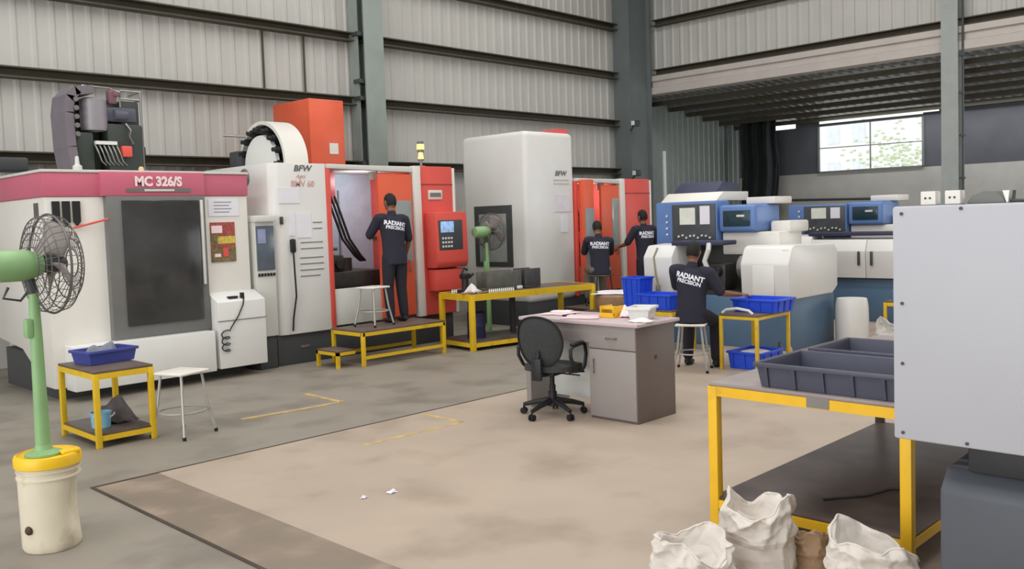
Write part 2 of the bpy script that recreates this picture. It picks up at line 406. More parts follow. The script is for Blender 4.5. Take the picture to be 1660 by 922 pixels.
m = MB(); m.box(5.3, 5.42, 9.99, 10.05, .957, .985, .005); m.box(5.46, 5.5, 9.98, 10.03, .95, 1.02, .006); m.build('console_switch', black, cb)
pts = [(5.48, 9.96, .97), (5.45, 9.935, .88), (5.38, 9.93, .75), (5.28, 9.93, .62)]
for i in range(22): a = i*pi/3.2; pts.append((5.2+.055*cos(a), 9.925, .58-i*.012+.03*sin(a)))
MB().tube(pts, .008, 6).build('coiled_cable', black, cb)
m = MB(); m.box(5.2, 5.6, 10.192, 10.202, 1.955, 2.16); pp = m.build('notice_sheet', paper, r)
m = MB()
for i in range(4): m.box(5.27, 5.5-.03*(i % 2), 10.189, 10.193, 2.12-.04*i, 2.128-.04*i)
m.build('notice_writing', ink, pp)
m = MB(); m.box(5.21, 5.53, 10.19, 10.202, 1.4, 1.88); po = m.build('poster', poster_a, r)
MB().box(5.3, 5.53, 10.186, 10.191, 1.62, 1.71).build('poster_yellow_patch', poster_b, po)
m = MB(); m.box(5.21, 5.53, 10.186, 10.191, 1.4, 1.58); m.box(5.21, 5.3, 10.186, 10.191, 1.6, 1.74); m.build('poster_green_patch', poster_c, po)
for a in ((5.22, 5.36, 10.184, 10.188, 1.75, 1.84), (5.25, 5.33, 10.184, 10.188, 1.46, 1.5)): MB().box(*a).build('poster_pale_patch', print_pink, po)
MB().box(5.36, 5.43, 10.182, 10.187, 1.46, 1.57).build('poster_red_patch', red, po)
m = MB()
for i in range(3): x = 3.43+.105*i; m.prism([(x, 1.93), (x+.035, 1.88), (x+.075, 1.93), (x+.075, 2.15), (x, 2.15)], 'y', 10.17, 10.2)
m.build('vent_slot', black, r)
MB().box(3.36-.012, 3.36, 10.38, 10.5, 1.98, 2.14).build('side_label', steel_block, r)
MB().tube([(3.62, 10.16, 1.86), (3.97, 10.08, 1.95)], .012, 8).build('door_lever', red, r)
lettering('MC 326/S', .145, print_pink, (4.57, 10.108, 2.36), (1, 0, 0), r, bold=.05, sx=.95)
MB().box(4.2, 4.95, 10.108, 10.12, 2.245, 2.285).build('name_bar', door_grey, r)
MB().box(4.4, 4.75, 10.104, 10.109, 2.253, 2.276).build('name_bar_text', grey_white, r)
MB().lathe([(.03, 0), (.03, .03), (.02, .05), (0.004, .055)], (4.46, 10.3, 2.49), 16).build('roof_lamp', mat('beige_lamp', (225, 195, 140), .4), r)
MB().lathe([(.05, 0), (.05, .06), (.025, .08), (.02, .16), (0.01, .17)], (3.83, 10.5, 2.49), 12).build('roof_valve', grey_white, r)
# tool changer on its roof
tcx = thing('tool_changer', 'dark tool changer with cables on the roof of the pink-banded machine', 'tool changer', (4.35, 11.1, 2.49))
m = MB()
band = [(3.92, 11.1, 2.5), (3.88, 11.1, 2.8), (3.87, 11.1, 3.2), (3.9, 11.1, 3.4), (4.0, 11.1, 3.5), (4.2, 11.1, 3.53)]
for i in range(len(band)-1):
    a, b = V(band[i]), V(band[i+1]); d = (b-a).normalized(); n = V((-d.z, 0, d.x))
    m._add([a+V((0,-.2,0)), b+V((0,-.2,0)), b+V((0,.25,0)), a+V((0,.25,0)), a-n*.1+V((0,-.2,0)), b-n*.1+V((0,-.2,0)), b-n*.1+V((0,.25,0)), a-n*.1+V((0,.25,0))],
           ((0,1,2,3),(4,7,6,5),(0,4,5,1),(1,5,6,2),(2,6,7,3),(3,7,4,0)))
m.build('magazine_cover', mat('mauve_grey_paint', (118, 110, 118), .5, .1), tcx)
m = MB()
for i in range(5): m.cyl((4.0, 10.93, 2.95+.1*i), (4.0, 10.88, 2.95+.1*i), .03, 8)
m.build('tool_pocket', metal, tcx)
m = MB(); m.box(3.98, 4.2, 10.95, 11.3, 2.5, 2.98, .02); m.box(4.1, 4.75, 11.2, 11.35, 2.5, 3.4, .02); m.box(4.36, 4.78, 10.95, 11.3, 2.5, 3.1, .03); m.box(4.55, 4.78, 11.0, 11.3, 3.05, 3.38, .03); m.box(4.76, 4.84, 11.0, 11.2, 2.72, 2.84, .02); m.build('carriage', mat('carriage_green_black', (58, 64, 60), .5, .2), tcx)
m = MB(); m.lathe([(.0, 0), (.14, .02), (.15, .06), (.15, .38), (.12, .4), (.0, .41)], (4.25, 11.05, 2.99), 24); m.build('motor', lilac, tcx)
m = MB(); m.box(4.36, 4.74, 10.98, 11.25, 3.12, 3.3, .03); m.cyl((4.45, 10.95, 3.2), (4.6, 10.95, 3.2), .06, 12); m.build('gearbox', mat('gearbox_dark', (84, 84, 98), .5), tcx)
m = MB(); m.box(4.2, 4.45, 10.9, 10.95, 2.84, 2.88); m.build('white_label', white, tcx)
m = MB(); m.box(4.5, 4.62, 10.88, 10.98, 2.7, 2.83, .015); m.build('red_box', red, tcx)
m = MB()
for i in range(6): x = 4.2+.05*i; m.tube([(x, 10.93, 2.84), (x+.02, 10.88, 2.74), (x+.06, 10.9, 2.64), (x+.12, 10.94, 2.6)], .009, 6)
m.tube([(4.58, 10.94, 3.1), (4.62, 10.9, 3.02), (4.6, 10.9, 2.95), (4.65, 10.92, 2.86)], .012, 6)
m.build('cable', metal, tcx)
m = MB()
for z in (3.4, 3.5): m.tube([(4.55, 11.0, z), (4.8, 11.0, z), (4.82, 11.4, z)], .012, 6)
m.tube([(4.55, 11, 3.3), (4.55, 11, 3.5)], .012, 6); m.tube([(4.8, 11, 2.5), (4.8, 11, 3.5)], .014, 6)
m.tube([(4.15, 11.1, 3.54), (4.4, 11.0, 3.52), (4.55, 11.0, 3.48)], .014, 6)
m.build('guard_rail', metal, tcx)
m = MB(); m.box(4.4, 4.5, 10.95, 11.05, 3.33, 3.5, .02); m.box(4.45, 4.52, 10.93, 11.0, 3.42, 3.48, .01); m.build('sensor_bracket', mat('mauve_bracket', (120, 84, 96), .5), tcx)
# duct lying behind on the far left
m = MB(); m.box(2.3, 4.0, 12.6, 12.95, 2.62, 2.8, .03); tag(m.build('cable_tray', charcoal), 'dark cable tray on the wall behind the pink-banded machine', 'cable tray')
# ---------- red and white machining centres
def vmc(name, label, x0, x1, zt, yb, xd, xp, xc, zc, y0=10.2, side_window=None, orange_side=False):
    r = thing(name, label, 'machine', ((x0+xc[1])/2, y0+.8, 0))
    m = MB(); m.box(x0+.02, xc[1]-.02, y0+.06, yb, 0, .42, .015); b = m.build('base', charcoal, r)
    MB().box((x0+x1)/2-.05, (x0+x1)/2+.09, y0+.05, y0+.062, .2, .235, .004).build('base_handle', metal, b)
    # tall white cabinet, slightly rounded corners
    m = MB(); t = .05
    m.prism([(x0, y0+t*2), (x0+t, y0+t*.6), (x0+t*2, y0), (x1, y0), (x1, yb), (x0+.3, yb), (x0+.1, yb-.06), (x0, yb-.25)], 'z', .40, zt, .012)
    if side_window: m = MB(); m.box(x0, x1, y0, yb, .40, zt, .09, 4)
    cab = m.build('cabinet', white, r)
    m = MB(); m.box(x1, x1+.07, y0-.01, y0+.4, .42, zc-.05, .01); m.build('door_jamb', red, r)
    # work area
    m = MB(); m.box(x1+.07, xc[0], y0+1.2, y0+1.24, .42, zc-.02); m.build('guard_sheet', curtain_m, r)
    wl = MB().box(x1+.85, x1+.97, y0+.12, y0+.2, zc-.2, zc-.08, .01).build('added_lamp', grey_white, r)
    MB().box(x1+.86, x1+.96, y0+.2, y0+.204, zc-.19, zc-.1).build('lamp_glass', mat('added_lamp_glass', (255, 255, 250), .4, emit=3), wl)
    area('added_lamp_light', (x1+.91, y0+.26, zc-.16), (R(60), 0, 0), .5, .12, 13, (.93, .97, 1))  # unseen lamp, glowing glass and light added to brighten the work area
    m = MB()
    for i in range(5): x = x1+.2+.2*i; m.box(x, x+.02, y0+1.16, y0+1.2, 1.1, zc-.3)
    m.box(x1+.07, xd[0]+.1, y0+1.17, y0+1.2, 1.45, 1.47)
    m.build('guard_seam', lilac, r)
    m = MB(); m.box(x1+.07, xd[0]+.2, y0+.2, y0+1.1, .9, 1.15, .02); m.box(x1+.1, x1+.45, y0+.3, y0+.8, 1.15, 1.38, .02)
    m.cyl((x1+.6, y0+.5, 1.15), (x1+.6, y0+.5, 1.33), .1, 16); m.cyl((x1+.35, y0+.25, 1.25), (x1+.35, y0+.3, 1.25), .06, 12); m.build('work_table', dark_metal, r)
    m = MB(); m.box(x1+.07, xd[0]+.05, y0+.02, y0+.1, .44, .93, .01); m.build('apron', grey_white, r)
    m = MB(); m.box(x1+.07, x1+.5, y0+.5, y0+1.1, 2.1, zc-.06, .02); m.build('spindle_head', red_dark, r)
    m = MB()
    for i in range(3):
        m.tube([(x1+.3+.06*i, y0+.42, 2.2), (x1+.34+.06*i, y0+.35, 1.95), (x1+.45+.06*i, y0+.32, 1.6), (x1+.66+.05*i, y0+.34, 1.36), (x1+.8+.04*i, y0+.4, 1.28)], .018, 8)
    m.build('hose', black, r)
    m = MB(); m.prism([(x1+.02, zc-.06), (x1+.02, zc+.0), (xp+.1, zc-.02), (xp+.1, zc-.1)], 'y', y0-.02, y0+.1, .006); m.box(x1, xc[1]+.02, y0+.1, yb, zc-.06, zc, .01); m.build('top_beam', grey_white, r)
    # sliding door with window
    d = MB().box(xd[0], xd[1], y0-.005, y0+.05, .46, zc-.12, .015).build('sliding_door', orange, r)
    MB().box(xd[0]+.3, xd[1]-.03, y0-.012, y0-.004, 1.25, 2.12, .004).build('door_window', pale_glass, d)
    m = MB(); m.tube([(xd[1]-.1, y0-.01, 1.1), (xd[1]-.1, y0-.05, 1.12), (xd[1]-.1, y0-.05, 1.24), (xd[1]-.1, y0-.01, 1.26)], .012, 8); m.build('door_handle', metal, d)
    m = MB(); m.prism([(xp-.05, zc), (xp+.08, zc), (xp+.1, .42), (xp-.02, .42)], 'y', y0-.04, y0+.06, .01); m.build('post', cream, r)
    cl = MB().box(xc[0], xc[1], y0, yb, .42, zc, .015).build('side_column', red, r)
    m = MB(); m.box(xc[0]+.01, xc[1]-.0, y0-.008, y0, zc-.27, zc-.26); m.build('column_seam', red_dark, cl)
    MB().box(xc[1], xc[1]+.045, y0-.01, yb, .42, zc-.02, .008).build('column_edge', cream, cl)
    return r
g1 = vmc('machining_centre', 'red and white machining centre with open door where a man works', 6.07, 6.89, 2.62, 12.2, (7.75, 8.36), 8.42, (8.52, 9.15), 2.62)
lettering('BFW', .11, print_grey, (6.53, 10.195, 2.55), (1, 0, 0), g1, bold=.02, shear=.25, sx=1.15)
lettering('Agni', .08, print_red, (6.5, 10.195, 2.45), (1, 0, 0), g1, shear=.35)
lettering('BMV 60', .11, print_red, (6.53, 10.195, 2.35), (1, 0, 0), g1, bold=.02)
m = MB(); m.box(6.16, 6.47, 10.19, 10.2, 2.1, 2.3); m.build('notice_sheet', paper, g1)
MB().box(6.3, 6.38, 10.19, 10.2, 1.68, 1.98).build('notice_sheet', paper, g1)
MB().box(6.42, 6.63, 10.19, 10.2, 1.65, 1.97).build('notice_sheet', paper, g1)
m = MB()
for i, (z, a, b) in enumerate(((1.84, 6.66, 6.8), (1.76, 6.66, 6.8), (1.58, 6.46, 6.8), (1.5, 6.46, 6.8), (1.38, 6.44, 6.8), (1.3, 6.44, 6.8), (1.22, 6.44, 6.8), (1.14, 6.44, 6.74))): m.box(a, b, 10.194, 10.2, z, z+.012)
m.build('printed_lines', door_grey, g1)
m = MB(); m.box(6.29, 6.36, 10.14, 10.2, 1.46, 1.64, .02); m.tube([(6.32, 10.16, 1.5), (6.31, 10.13, 1.2), (6.33, 10.15, .9), (6.28, 10.16, .62), (6.27, 10.17, .45)], .012, 8); m.build('handset', black, g1)
MB().box(6.16, 6.2, 10.16, 10.2, 1.83, 1.93, .01).build('socket', charcoal, g1)
MB().lathe([(.0, -.03), (.1, -.03), (.12, -.01), (.12, .0), (.0, .0)], (6.07, 10.85, 2.46), 24, 'x').build('side_vent', door_grey, g1)
# label, pendant, lamp stack on the red column
m = MB(); m.box(8.66, 8.93, 10.185, 10.2, 2.13, 2.27, .003); lb = m.build('label_plate', cream, g1)
MB().box(8.69, 8.9, 10.18, 10.186, 2.17, 2.23).build('label_print', door_grey, lb)
m = MB(); m.prism([(9.97, 1.12), (9.93, 1.2), (9.95, 1.94), (10.2, 1.94), (10.2, 1.12)], 'x', 8.57, 9.19, .02); pd = m.build('control_pendant', red, g1)
MB().box(8.62, 9.08, 9.93, 9.95, 1.38, 1.82, .004).build('control_face', ctrl_dark, pd)
MB().box(8.65, 8.9, 9.92, 9.935, 1.64, 1.8, .003).build('screen', screen_m, pd)
m = MB()
for i in range(4):
    for j in range(3): m.box(8.67+.055*i, 8.7+.055*i, 9.92, 9.935, 1.42+.06*j, 1.45+.06*j)
m.build('keys', white, pd)
m = MB(); m.box(8.6, 9.14, 10.0, 10.2, .78, 1.1, .02); m.build('pendant_box', red_dark if 0 else red, g1)
m = MB(); m.box(9.2, 9.24, 10.25, 10.4, 1.85, 2.1, .01); m.box(9.2, 9.3, 10.5, 10.7, 2.3, 2.45, .01); m.build('side_fitting', charcoal, g1)
m = MB(); m.cyl((8.72, 10.4, 2.62), (8.72, 10.4, 2.72), .02, 12); m.cyl((8.72, 10.4, 2.62), (8.72, 10.4, 2.64), .06, 16); ls = m.build('lamp_pole', metal, g1)
MB().cyl((8.72, 10.4, 2.74), (8.72, 10.4, 2.84), .045, 16, .03).build('lamp', lamp_y, ls); MB().cyl((8.72, 10.4, 2.88), (8.72, 10.4, 2.96), .055, 16).build('lamp', lamp_y, ls)
for z, z1 in ((2.84, 2.88), (2.96, 3.0), (2.72, 2.74)): MB().cyl((8.72, 10.4, z), (8.72, 10.4, z1), .05, 16).build('lamp_band', door_grey, ls)
# tower and tool magazine on top
tw = MB().box(7.86, 8.5, 12.0, 13.05, 2.62, 3.77, .012).build('tower', orange, g1)
MB().box(8.2, 8.36, 11.985, 12.0, 2.92, 3.09).build('tower_label', cream, tw)
def arc(cx, cy, cz, r, a0, a1, n): return [(cx, cy+r*cos(a0+(a1-a0)*i/n), cz+r*sin(a0+(a1-a0)*i/n)) for i in range(n+1)]
m = MB(); cx, cy, cz = 6.62, 11.35, 2.66
A = [arc(cx, cy, cz, .62, -.3, pi+.3, 30), arc(cx+.36, cy, cz, .62, -.3, pi+.3, 30), arc(cx+.36, cy, cz, .57, -.3, pi+.3, 30), arc(cx, cy, cz, .57, -.3, pi+.3, 30)]
vs = [[m.bm.verts.new(p) for p in ring] for ring in A]
for i in range(30):
    for j in range(4): m.bm.faces.new((vs[j][i], vs[j][i+1], vs[(j+1) % 4][i+1], vs[(j+1) % 4][i]))
mg = m.build('magazine_cover', cream, g1)
m = MB(); m.lathe([(0.0, 0), (.42, 0), (.43, .05), (.0, .06)], (cx-.02, cy, cz), 40, 'x'); m.build('magazine_disc', desk_white, mg)
m = MB(); m.lathe([(0.0, 0), (.56, 0), (.56, .1), (.0, .11)], (cx+.08, cy, cz), 40, 'x')
for i in range(16):
    a = 2*pi*i/16; y, z = cy+.5*cos(a), cz+.5*sin(a)
    if z > 2.6: m.cyl((cx-.04, y, z), (cx+.1, y, z), .05, 10); m.cyl((cx-.1, y, z), (cx-.04, y, z), .03, 8)
m.build('tool_holder', black, mg)
m = MB(); m.box(6.5, 6.9, 11.8, 12.05, 2.62, 2.9, .03); m.build('magazine_bracket', charcoal, mg)
m = MB(); m.tube([(6.35, 11.9, 3.12), (6.62, 11.75, 3.1)], .016, 8); m.build('air_pipe', metal, mg)
# operator screen on the side of the red and white machine
cp = thing('control_cabinet', 'narrow white control cabinet with dark screen between the pink and the red machine', 'control cabinet', (5.98, 10.35, 0))
m = MB(); m.box(5.78, 6.055, 10.16, 10.6, .42, 1.94, .01); m.box(5.77, 6.06, 10.1, 10.6, 1.87, 1.95, .01); m.build('body', grey_white, cp)
MB().box(5.8, 6.05, 10.2, 10.6, 0, .42, .01).build('plinth', charcoal, cp)
f = MB().box(5.795, 6.04, 10.145, 10.165, 1.26, 1.82, .004).build('panel', screen_dim, cp)
MB().box(5.81, 5.92, 10.138, 10.147, 1.6, 1.78).build('screen', mat('screen_lilac', (140, 146, 178), .2, 0, .1, 8, emit=.12), f)
m = MB()
for i in range(6): m.box(5.80+.042*i, 5.826+.042*i, 10.14, 10.16, 1.185, 1.225, .004)
m.build('keys', black, cp)
# second red and white machine
g2 = vmc('machining_centre', 'tall white and orange machining centre behind the yellow workbench', 10.77, 12.0, 3.25, 11.75, (12.72, 13.24), 13.3, (13.42, 14.2), 2.48, side_window=True)
lettering('BFW', .12, print_grey, (11.63, 10.195, 2.55), (1, 0, 0), g2, bold=.02, shear=.25, sx=1.15)
m = MB()
for z in (2.43, 2.37): m.box(11.45, 11.85, 10.194, 10.2, z, z+.02)
m.build('faint_print', mat('faint_print', (196, 190, 186), .6), g2)
MB().box(11.45, 11.88, 10.19, 10.2, 1.9, 2.2).build('notice_sheet', mat('pinkish_paper', (226, 220, 228), .8), g2)
MB().box(11.62, 11.78, 10.19, 10.2, 1.55, 1.85).build('notice_sheet', paper, g2)
MB().box(12.08, 12.34, 10.05, 10.19, .5, 2.45, .015).build('red_panel', orange, g2)
MB().box(12.08, 12.3, 10.02, 10.05, .5, 1.95, .01).build('grey_guard', mat('guard_grey', (140, 148, 150), .4), g2)
MB().prism([(11.3, 3.25), (11.98, 3.25), (11.98, 3.31), (11.75, 3.33)], 'y', 10.3, 10.9).build('top_cover', red, g2)
wf = MB().box(10.745, 10.785, 10.54, 11.44, 1.0, 2.04, .008).build('side_window_frame', charcoal, g2)
MB().box(10.737, 10.75, 10.66, 11.32, 1.08, 1.9, .003).build('window_pane', mat('hazy_pane', (150, 156, 152), .15, 0, .15, 3), wf)
# small floodlights on the corner column
for z, lab in ((3.88, 'upper small floodlight clamped to the corner column'), (2.72, 'lower small floodlight on the wall behind the orange machine')):
    t = thing('floodlight', lab, 'floodlight', (17.3, 12.85, z))
    m = MB(); m.box(17.18, 17.38, 12.7, 12.82, z, z+.14, .02); m.build('housing', charcoal, t)
    MB().box(17.16, 17.182, 12.72, 12.8, z+.02, z+.12).build('lamp_glass', desk_white, t)
    MB().tube([(17.3, 12.85, z), (17.36, 12.97, z-.08)], .02, 6).build('bracket', charcoal, t)
# ---------- lathes
def lathe_machine(x, ya, yb, label, closed=False):
    # x front plane, ya right end, yb left end
    r = thing('turning_lathe', label, 'machine', (x+.7, (ya+yb)/2, 0))
    m = MB(); m.box(x+.12, x+1.35, ya+.05, yb-.02, 0, .68, .02); m.build('base', lathe_blue, r)
    prof = [(x, .67), (x-.03, 1.12), (x+.08, 1.33), (x+.16, 1.36), (x+1.28, 1.33), (x+1.36, 1.24), (x+1.36, .76), (x+1.2, .67)]
    h = MB().prism(prof, 'y', ya, ya+.68, .02).build('headstock_cover', white, r)
    MB().box(x-.035, x-.012, ya+.2, ya+.5, .7, 1.1, .004).build('cover_panel', desk_white, h)
    MB().box(x+.06, x+.075, ya+.05, ya+.13, 1.25, 1.3).build('yellow_label', mat('lime_label', (205, 205, 110), .6), h)
    prof2 = [(x, .69), (x-.02, 1.2), (x+.1, 1.36), (x+.5, 1.38), (x+.5, .69)]
    h2 = MB().prism(prof2, 'y', yb-.48, yb, .02).build('sliding_cover', white, r)
    m = MB(); m.tube([(x+.05, yb-.2, 1.33), (x-.03, yb-.19, 1.2), (x-.035, yb-.22, .95), (x-.03, yb-.26, .8)], .012, 6); m.box(x-.05, x-.02, yb-.28, yb-.22, .72, .82, .008); m.build('cover_cable', mat('cable_beige', (150, 140, 120), .6), h2)
    m = MB(); m.box(x+.75, x+.8, ya+.6, yb-.4, .68, 1.5); m.box(x+.2, x+.8, ya+.6, yb-.4, .68, .74); m.build('work_area', dark_metal, r)
    m = MB(); m.lathe([(.0, 0), (.05, 0), (.06, .1), (.17, .12), (.17, .28), (.12, .3), (.0, .31)], (x+.42, ya+.62, 1.05), 24, 'y'); m.build('chuck', metal, r)
    m = MB(); m.box(x+.3, x+.6, ya+1.1, ya+1.35, .74, 1.1, .02); m.cyl((x+.28, ya+1.2, 1.0), (x+.2, ya+1.2, 1.0), .07, 12); m.build('turret', dark_metal, r)
    if not closed:
      m = MB(); m.tube([(x+.1, ya+1.22, 1.38), (x+.05, ya+1.2, 1.3), (x+.03, ya+1.25, 1.15), (x+.05, ya+1.2, 1.0)], .035, 8); m.build('coolant_arm', grey_white, r)
    m = MB(); m.box(x+.1, x+.45, ya+1.0, yb-.4, 1.36, 1.42, .015); m.build('cover_top', navy_cover, r)
    # upper control and hood
    cx = x+.62
    if closed:
      for y_, sg in ((ya+.68, 1), (yb-.48, -1)):
        yl = (yb-.48+ya+.68)/2
        dd = MB().prism([(x+.0, .7), (x-.02, 1.12), (x+.06, 1.3), (x+.5, 1.32), (x+.5, .7)], 'y', y_, yl-.006*sg, .006).build('guard_door', white, r)
        MB().box(x-.05, x-.02, yl-.1*sg-.02, yl-.1*sg+.02, .9, 1.12, .01).build('door_handle', charcoal, dd)
    hd = MB().box(cx, cx+.35, yb-.82, yb+.22, 1.33, 1.88 if closed else 1.97, .03).build('control_head', ctrl_blue, r)
    MB().box(cx-.02, cx, yb-.8, yb-.08, 1.36, 1.85 if closed else 1.93, .005).build('control_face', ctrl_dark, hd)
    MB().box(cx-.03, cx-.018, yb-.48, yb-.22, 1.64, 1.82 if closed else 1.88).build('screen', mat('screen_cream', (214, 216, 206), .3, 0, .05, 12, emit=.1), hd)
    MB().box(cx-.03, cx-.018, yb-.72, yb-.56, 1.64, 1.82 if closed else 1.9).build('notice_sheet', paper, hd)
    m = MB()
    for i in range(9): m.cyl((cx-.02, yb-.2-.065*i, 1.47+.02*sin(i*2.2)), (cx-.04, yb-.2-.065*i, 1.47+.02*sin(i*2.2)), .014, 8)
    for i in range(4): m.cyl((cx-.02, yb+.0, 1.5+.09*i), (cx-.04, yb+.0, 1.5+.09*i), .016, 8)
    m.build('buttons', white, hd)
    ho = MB().box(cx, cx+.7, yb-1.42, yb-.84, 1.52, 1.9, .05, 3).build('hood', ctrl_blue, r)
    MB().box(cx-.015, cx+.01, yb-1.34, yb-.92, 1.6, 1.82, .02).build('hood_window', mat('hood_glass', (40, 62, 72), .15), ho)
    MB().box(cx-.02, cx-.012, yb-1.26, yb-1.14, 1.73, 1.76).build('hood_mark', grey_white, ho)
    MB().box(cx+.1, cx+.75, yb-1.72, yb-.84, 1.2, 1.52, .03).build('lower_hood', cream, r)
    MB().box(cx+.35, cx+.9, yb-1.75, yb-1.45, 1.5, 1.66, .03).build('rear_box', cream, r)
    if not closed: m = MB(); m.prism([(cx+.1, 1.97), (cx+.3, 2.1), (cx+1.0, 2.1), (cx+1.0, 1.97)], 'y', yb-.75, yb+.2, .01); m.build('roof_cover', cream, r)
    if not closed: m = MB(); m.prism([(cx+.35, 2.1), (cx+.55, 2.26), (cx+1.0, 2.22), (cx+1.0, 2.1)], 'y', yb-.6, yb+.15, .02); m.build('roof_tarp', navy_cover, r)
    m = MB(); m.box(cx+.4, cx+.9, yb-1.5, yb-1.05, 1.9, 2.0, .02); m.build('roof_panel', cream, r)
    MB().box(cx+.36, cx+1.0, yb-.85, yb+.2, .68, 1.86).build('rear_cabinet', door_grey, r)
    return r
lathe_machine(10.45, 5.4, 7.63, 'nearest blue and white turning lathe, beside the seated worker')
lathe_machine(13.9, 4.3, 7.3, 'second blue and white turning lathe, partly behind the grey cabinet', True)

# ================================================================== FOREGROUND RIGHT
eb = thing('electrical_cabinet', 'big light grey electrical cabinet at the right edge, closest to the camera', 'cabinet', (3.95, 1.0, .83))
MB().box(3.77, 4.12, .55, 1.49, .83, 1.8, .012).build('body', ebox_m, eb)
for y, z in ((1.45, 1.77), (1.45, 1.4), (1.45, 1.15), (1.45, .86), (1.22, 1.785), (1.2, .85), (.9, .85), (.9, 1.785)): MB().cyl((3.765, y, z), (3.772, y, z), .007, 10).build('screw', charcoal, eb)
ps = thing('slate_machine', 'dark slate machine body standing under the light grey cabinet', 'machine', (4.2, .9, 0))
m = MB(); m.prism([(3.86, 0), (3.86, .62), (3.95, .7), (4.7, .72), (4.7, 0)], 'y', .45, 1.34, .02); m.build('body', slate_m, ps)
m = MB(); m.box(4.14, 4.7, .4, 1.45, .74, .84, .01); m.box(3.9, 4.6, .6, 1.24, .7, .83, .01); m.build('top_plate', mat('slate_dark', (46, 47, 50), .5), ps)
m = MB(); m.box(3.84, 3.86, .45, .95, .30, .36, .005); m.build('step_edge', charcoal, ps)
for i, (y, nm) in enumerate(((1.37, 'left-hand small white socket box on top of the grey cabinet'), (1.275, 'right-hand small white socket box on top of the grey cabinet'))):
    t = thing('socket_box', nm, 'socket', (3.86, y, 1.8))
    MB().box(3.84, 3.9, y-.03, y+.03, 1.803, 1.858, .004).build('body', cream, t)
    m = MB(); m.cyl((3.838, y-.008, 1.83), (3.842, y-.008, 1.83), .005, 8); m.cyl((3.838, y+.01, 1.83), (3.842, y+.01, 1.83), .005, 8); m.build('socket_hole', charcoal, t)
t = thing('machine_hood', 'small dark curved hood on top of the grey cabinet', 'hood', (3.9, 1.16, 1.8))
m = MB(); m.prism([(1.235, 1.802), (1.215, 1.835), (1.17, 1.852), (1.13, 1.85), (1.1, 1.82), (1.09, 1.802)], 'x', 3.88, 4.0, .004); m.build('shell', mat('hood_grey', (110, 110, 106), .6), t)
m = MB(); m.prism([(1.1, 1.85), (1.075, 1.85), (1.08, 1.803), (1.085, 1.803)], 'x', 3.87, 3.88); m.build('white_flag', white, t)
m = MB(); m.tube([(3.9, 1.07, 1.805), (3.9, 1.065, 1.85)], .006, 8); m.tube([(3.9, 1.08, 1.81), (3.9, .98, 1.808)], .007, 8); m.build('lever', charcoal, t)
# yellow table
def table(label, x0, x1, y0, y1, z, zs, leg=.05, top_m=board, yel=yellow, shelf=True, name='work_table', rail=.05, cat='table', overhang=0):
    r = thing(name, label, cat, ((x0+x1)/2, (y0+y1)/2, 0))
    MB().box(x0-overhang, x1+overhang, y0-overhang, y1+overhang, z-.02, z, .004).build('tabletop', top_m, r)
    m = MB()
    for a in ((x0, x1, y0, y0+.025), (x0, x1, y1-.025, y1), (x0, x0+.025, y0+.025, y1-.025), (x1-.025, x1, y0+.025, y1-.025)): m.box(*a, z-.02-rail, z-.021)
    m.build('apron', yel, r)
    for x in (x0-.004, x1-leg+.004):
        for y in (y0-.004, y1-leg+.004): MB().box(x, x+leg, y, y+leg, 0, z-.021, .004).build('leg', yel, r)
    if shelf:
        sh = MB().box(x0+.01, x1-.01, y0+.01, y1-.01, zs-.015, zs, .003).build('shelf', shelf_m, r)
        m = MB()
        for a in ((x0, x1, y0+.004, y0+.03), (x0, x1, y1-.03, y1-.004), (x0, x0+.026, y0+.03, y1-.03), (x1-.026, x1, y0+.03, y1-.03)): m.box(*a, zs-.015-rail*.9, zs-.016)
        m.build('shelf_rail', yel, sh)
    return r
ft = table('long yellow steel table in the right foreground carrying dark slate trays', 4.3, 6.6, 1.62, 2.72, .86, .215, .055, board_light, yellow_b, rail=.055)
lg_ = [o for o in ft.children if o.name.startswith('leg')][3]; lg_.data.materials[0] = mat('dark_leg', (64, 54, 48), .6); lg_['label'] = 'dark leg'  # this one back leg gets a dark brown colour
MB().box(4.296, 4.312, 2.02, 2.14, .79, .845).build('worn_patch', mat('worn_grey', (128, 124, 120), .6), ft)
t = thing('steel_rod', 'thin bent steel rod lying on the lower shelf of the long yellow table', 'rod', (4.8, 2.05, .215))
MB().tube([(4.6, 2.2, .223), (4.8, 2.05, .223), (5.0, 2.0, .223), (5.05, 1.9, .223)], .008, 6).build('rod', dark_metal, t)
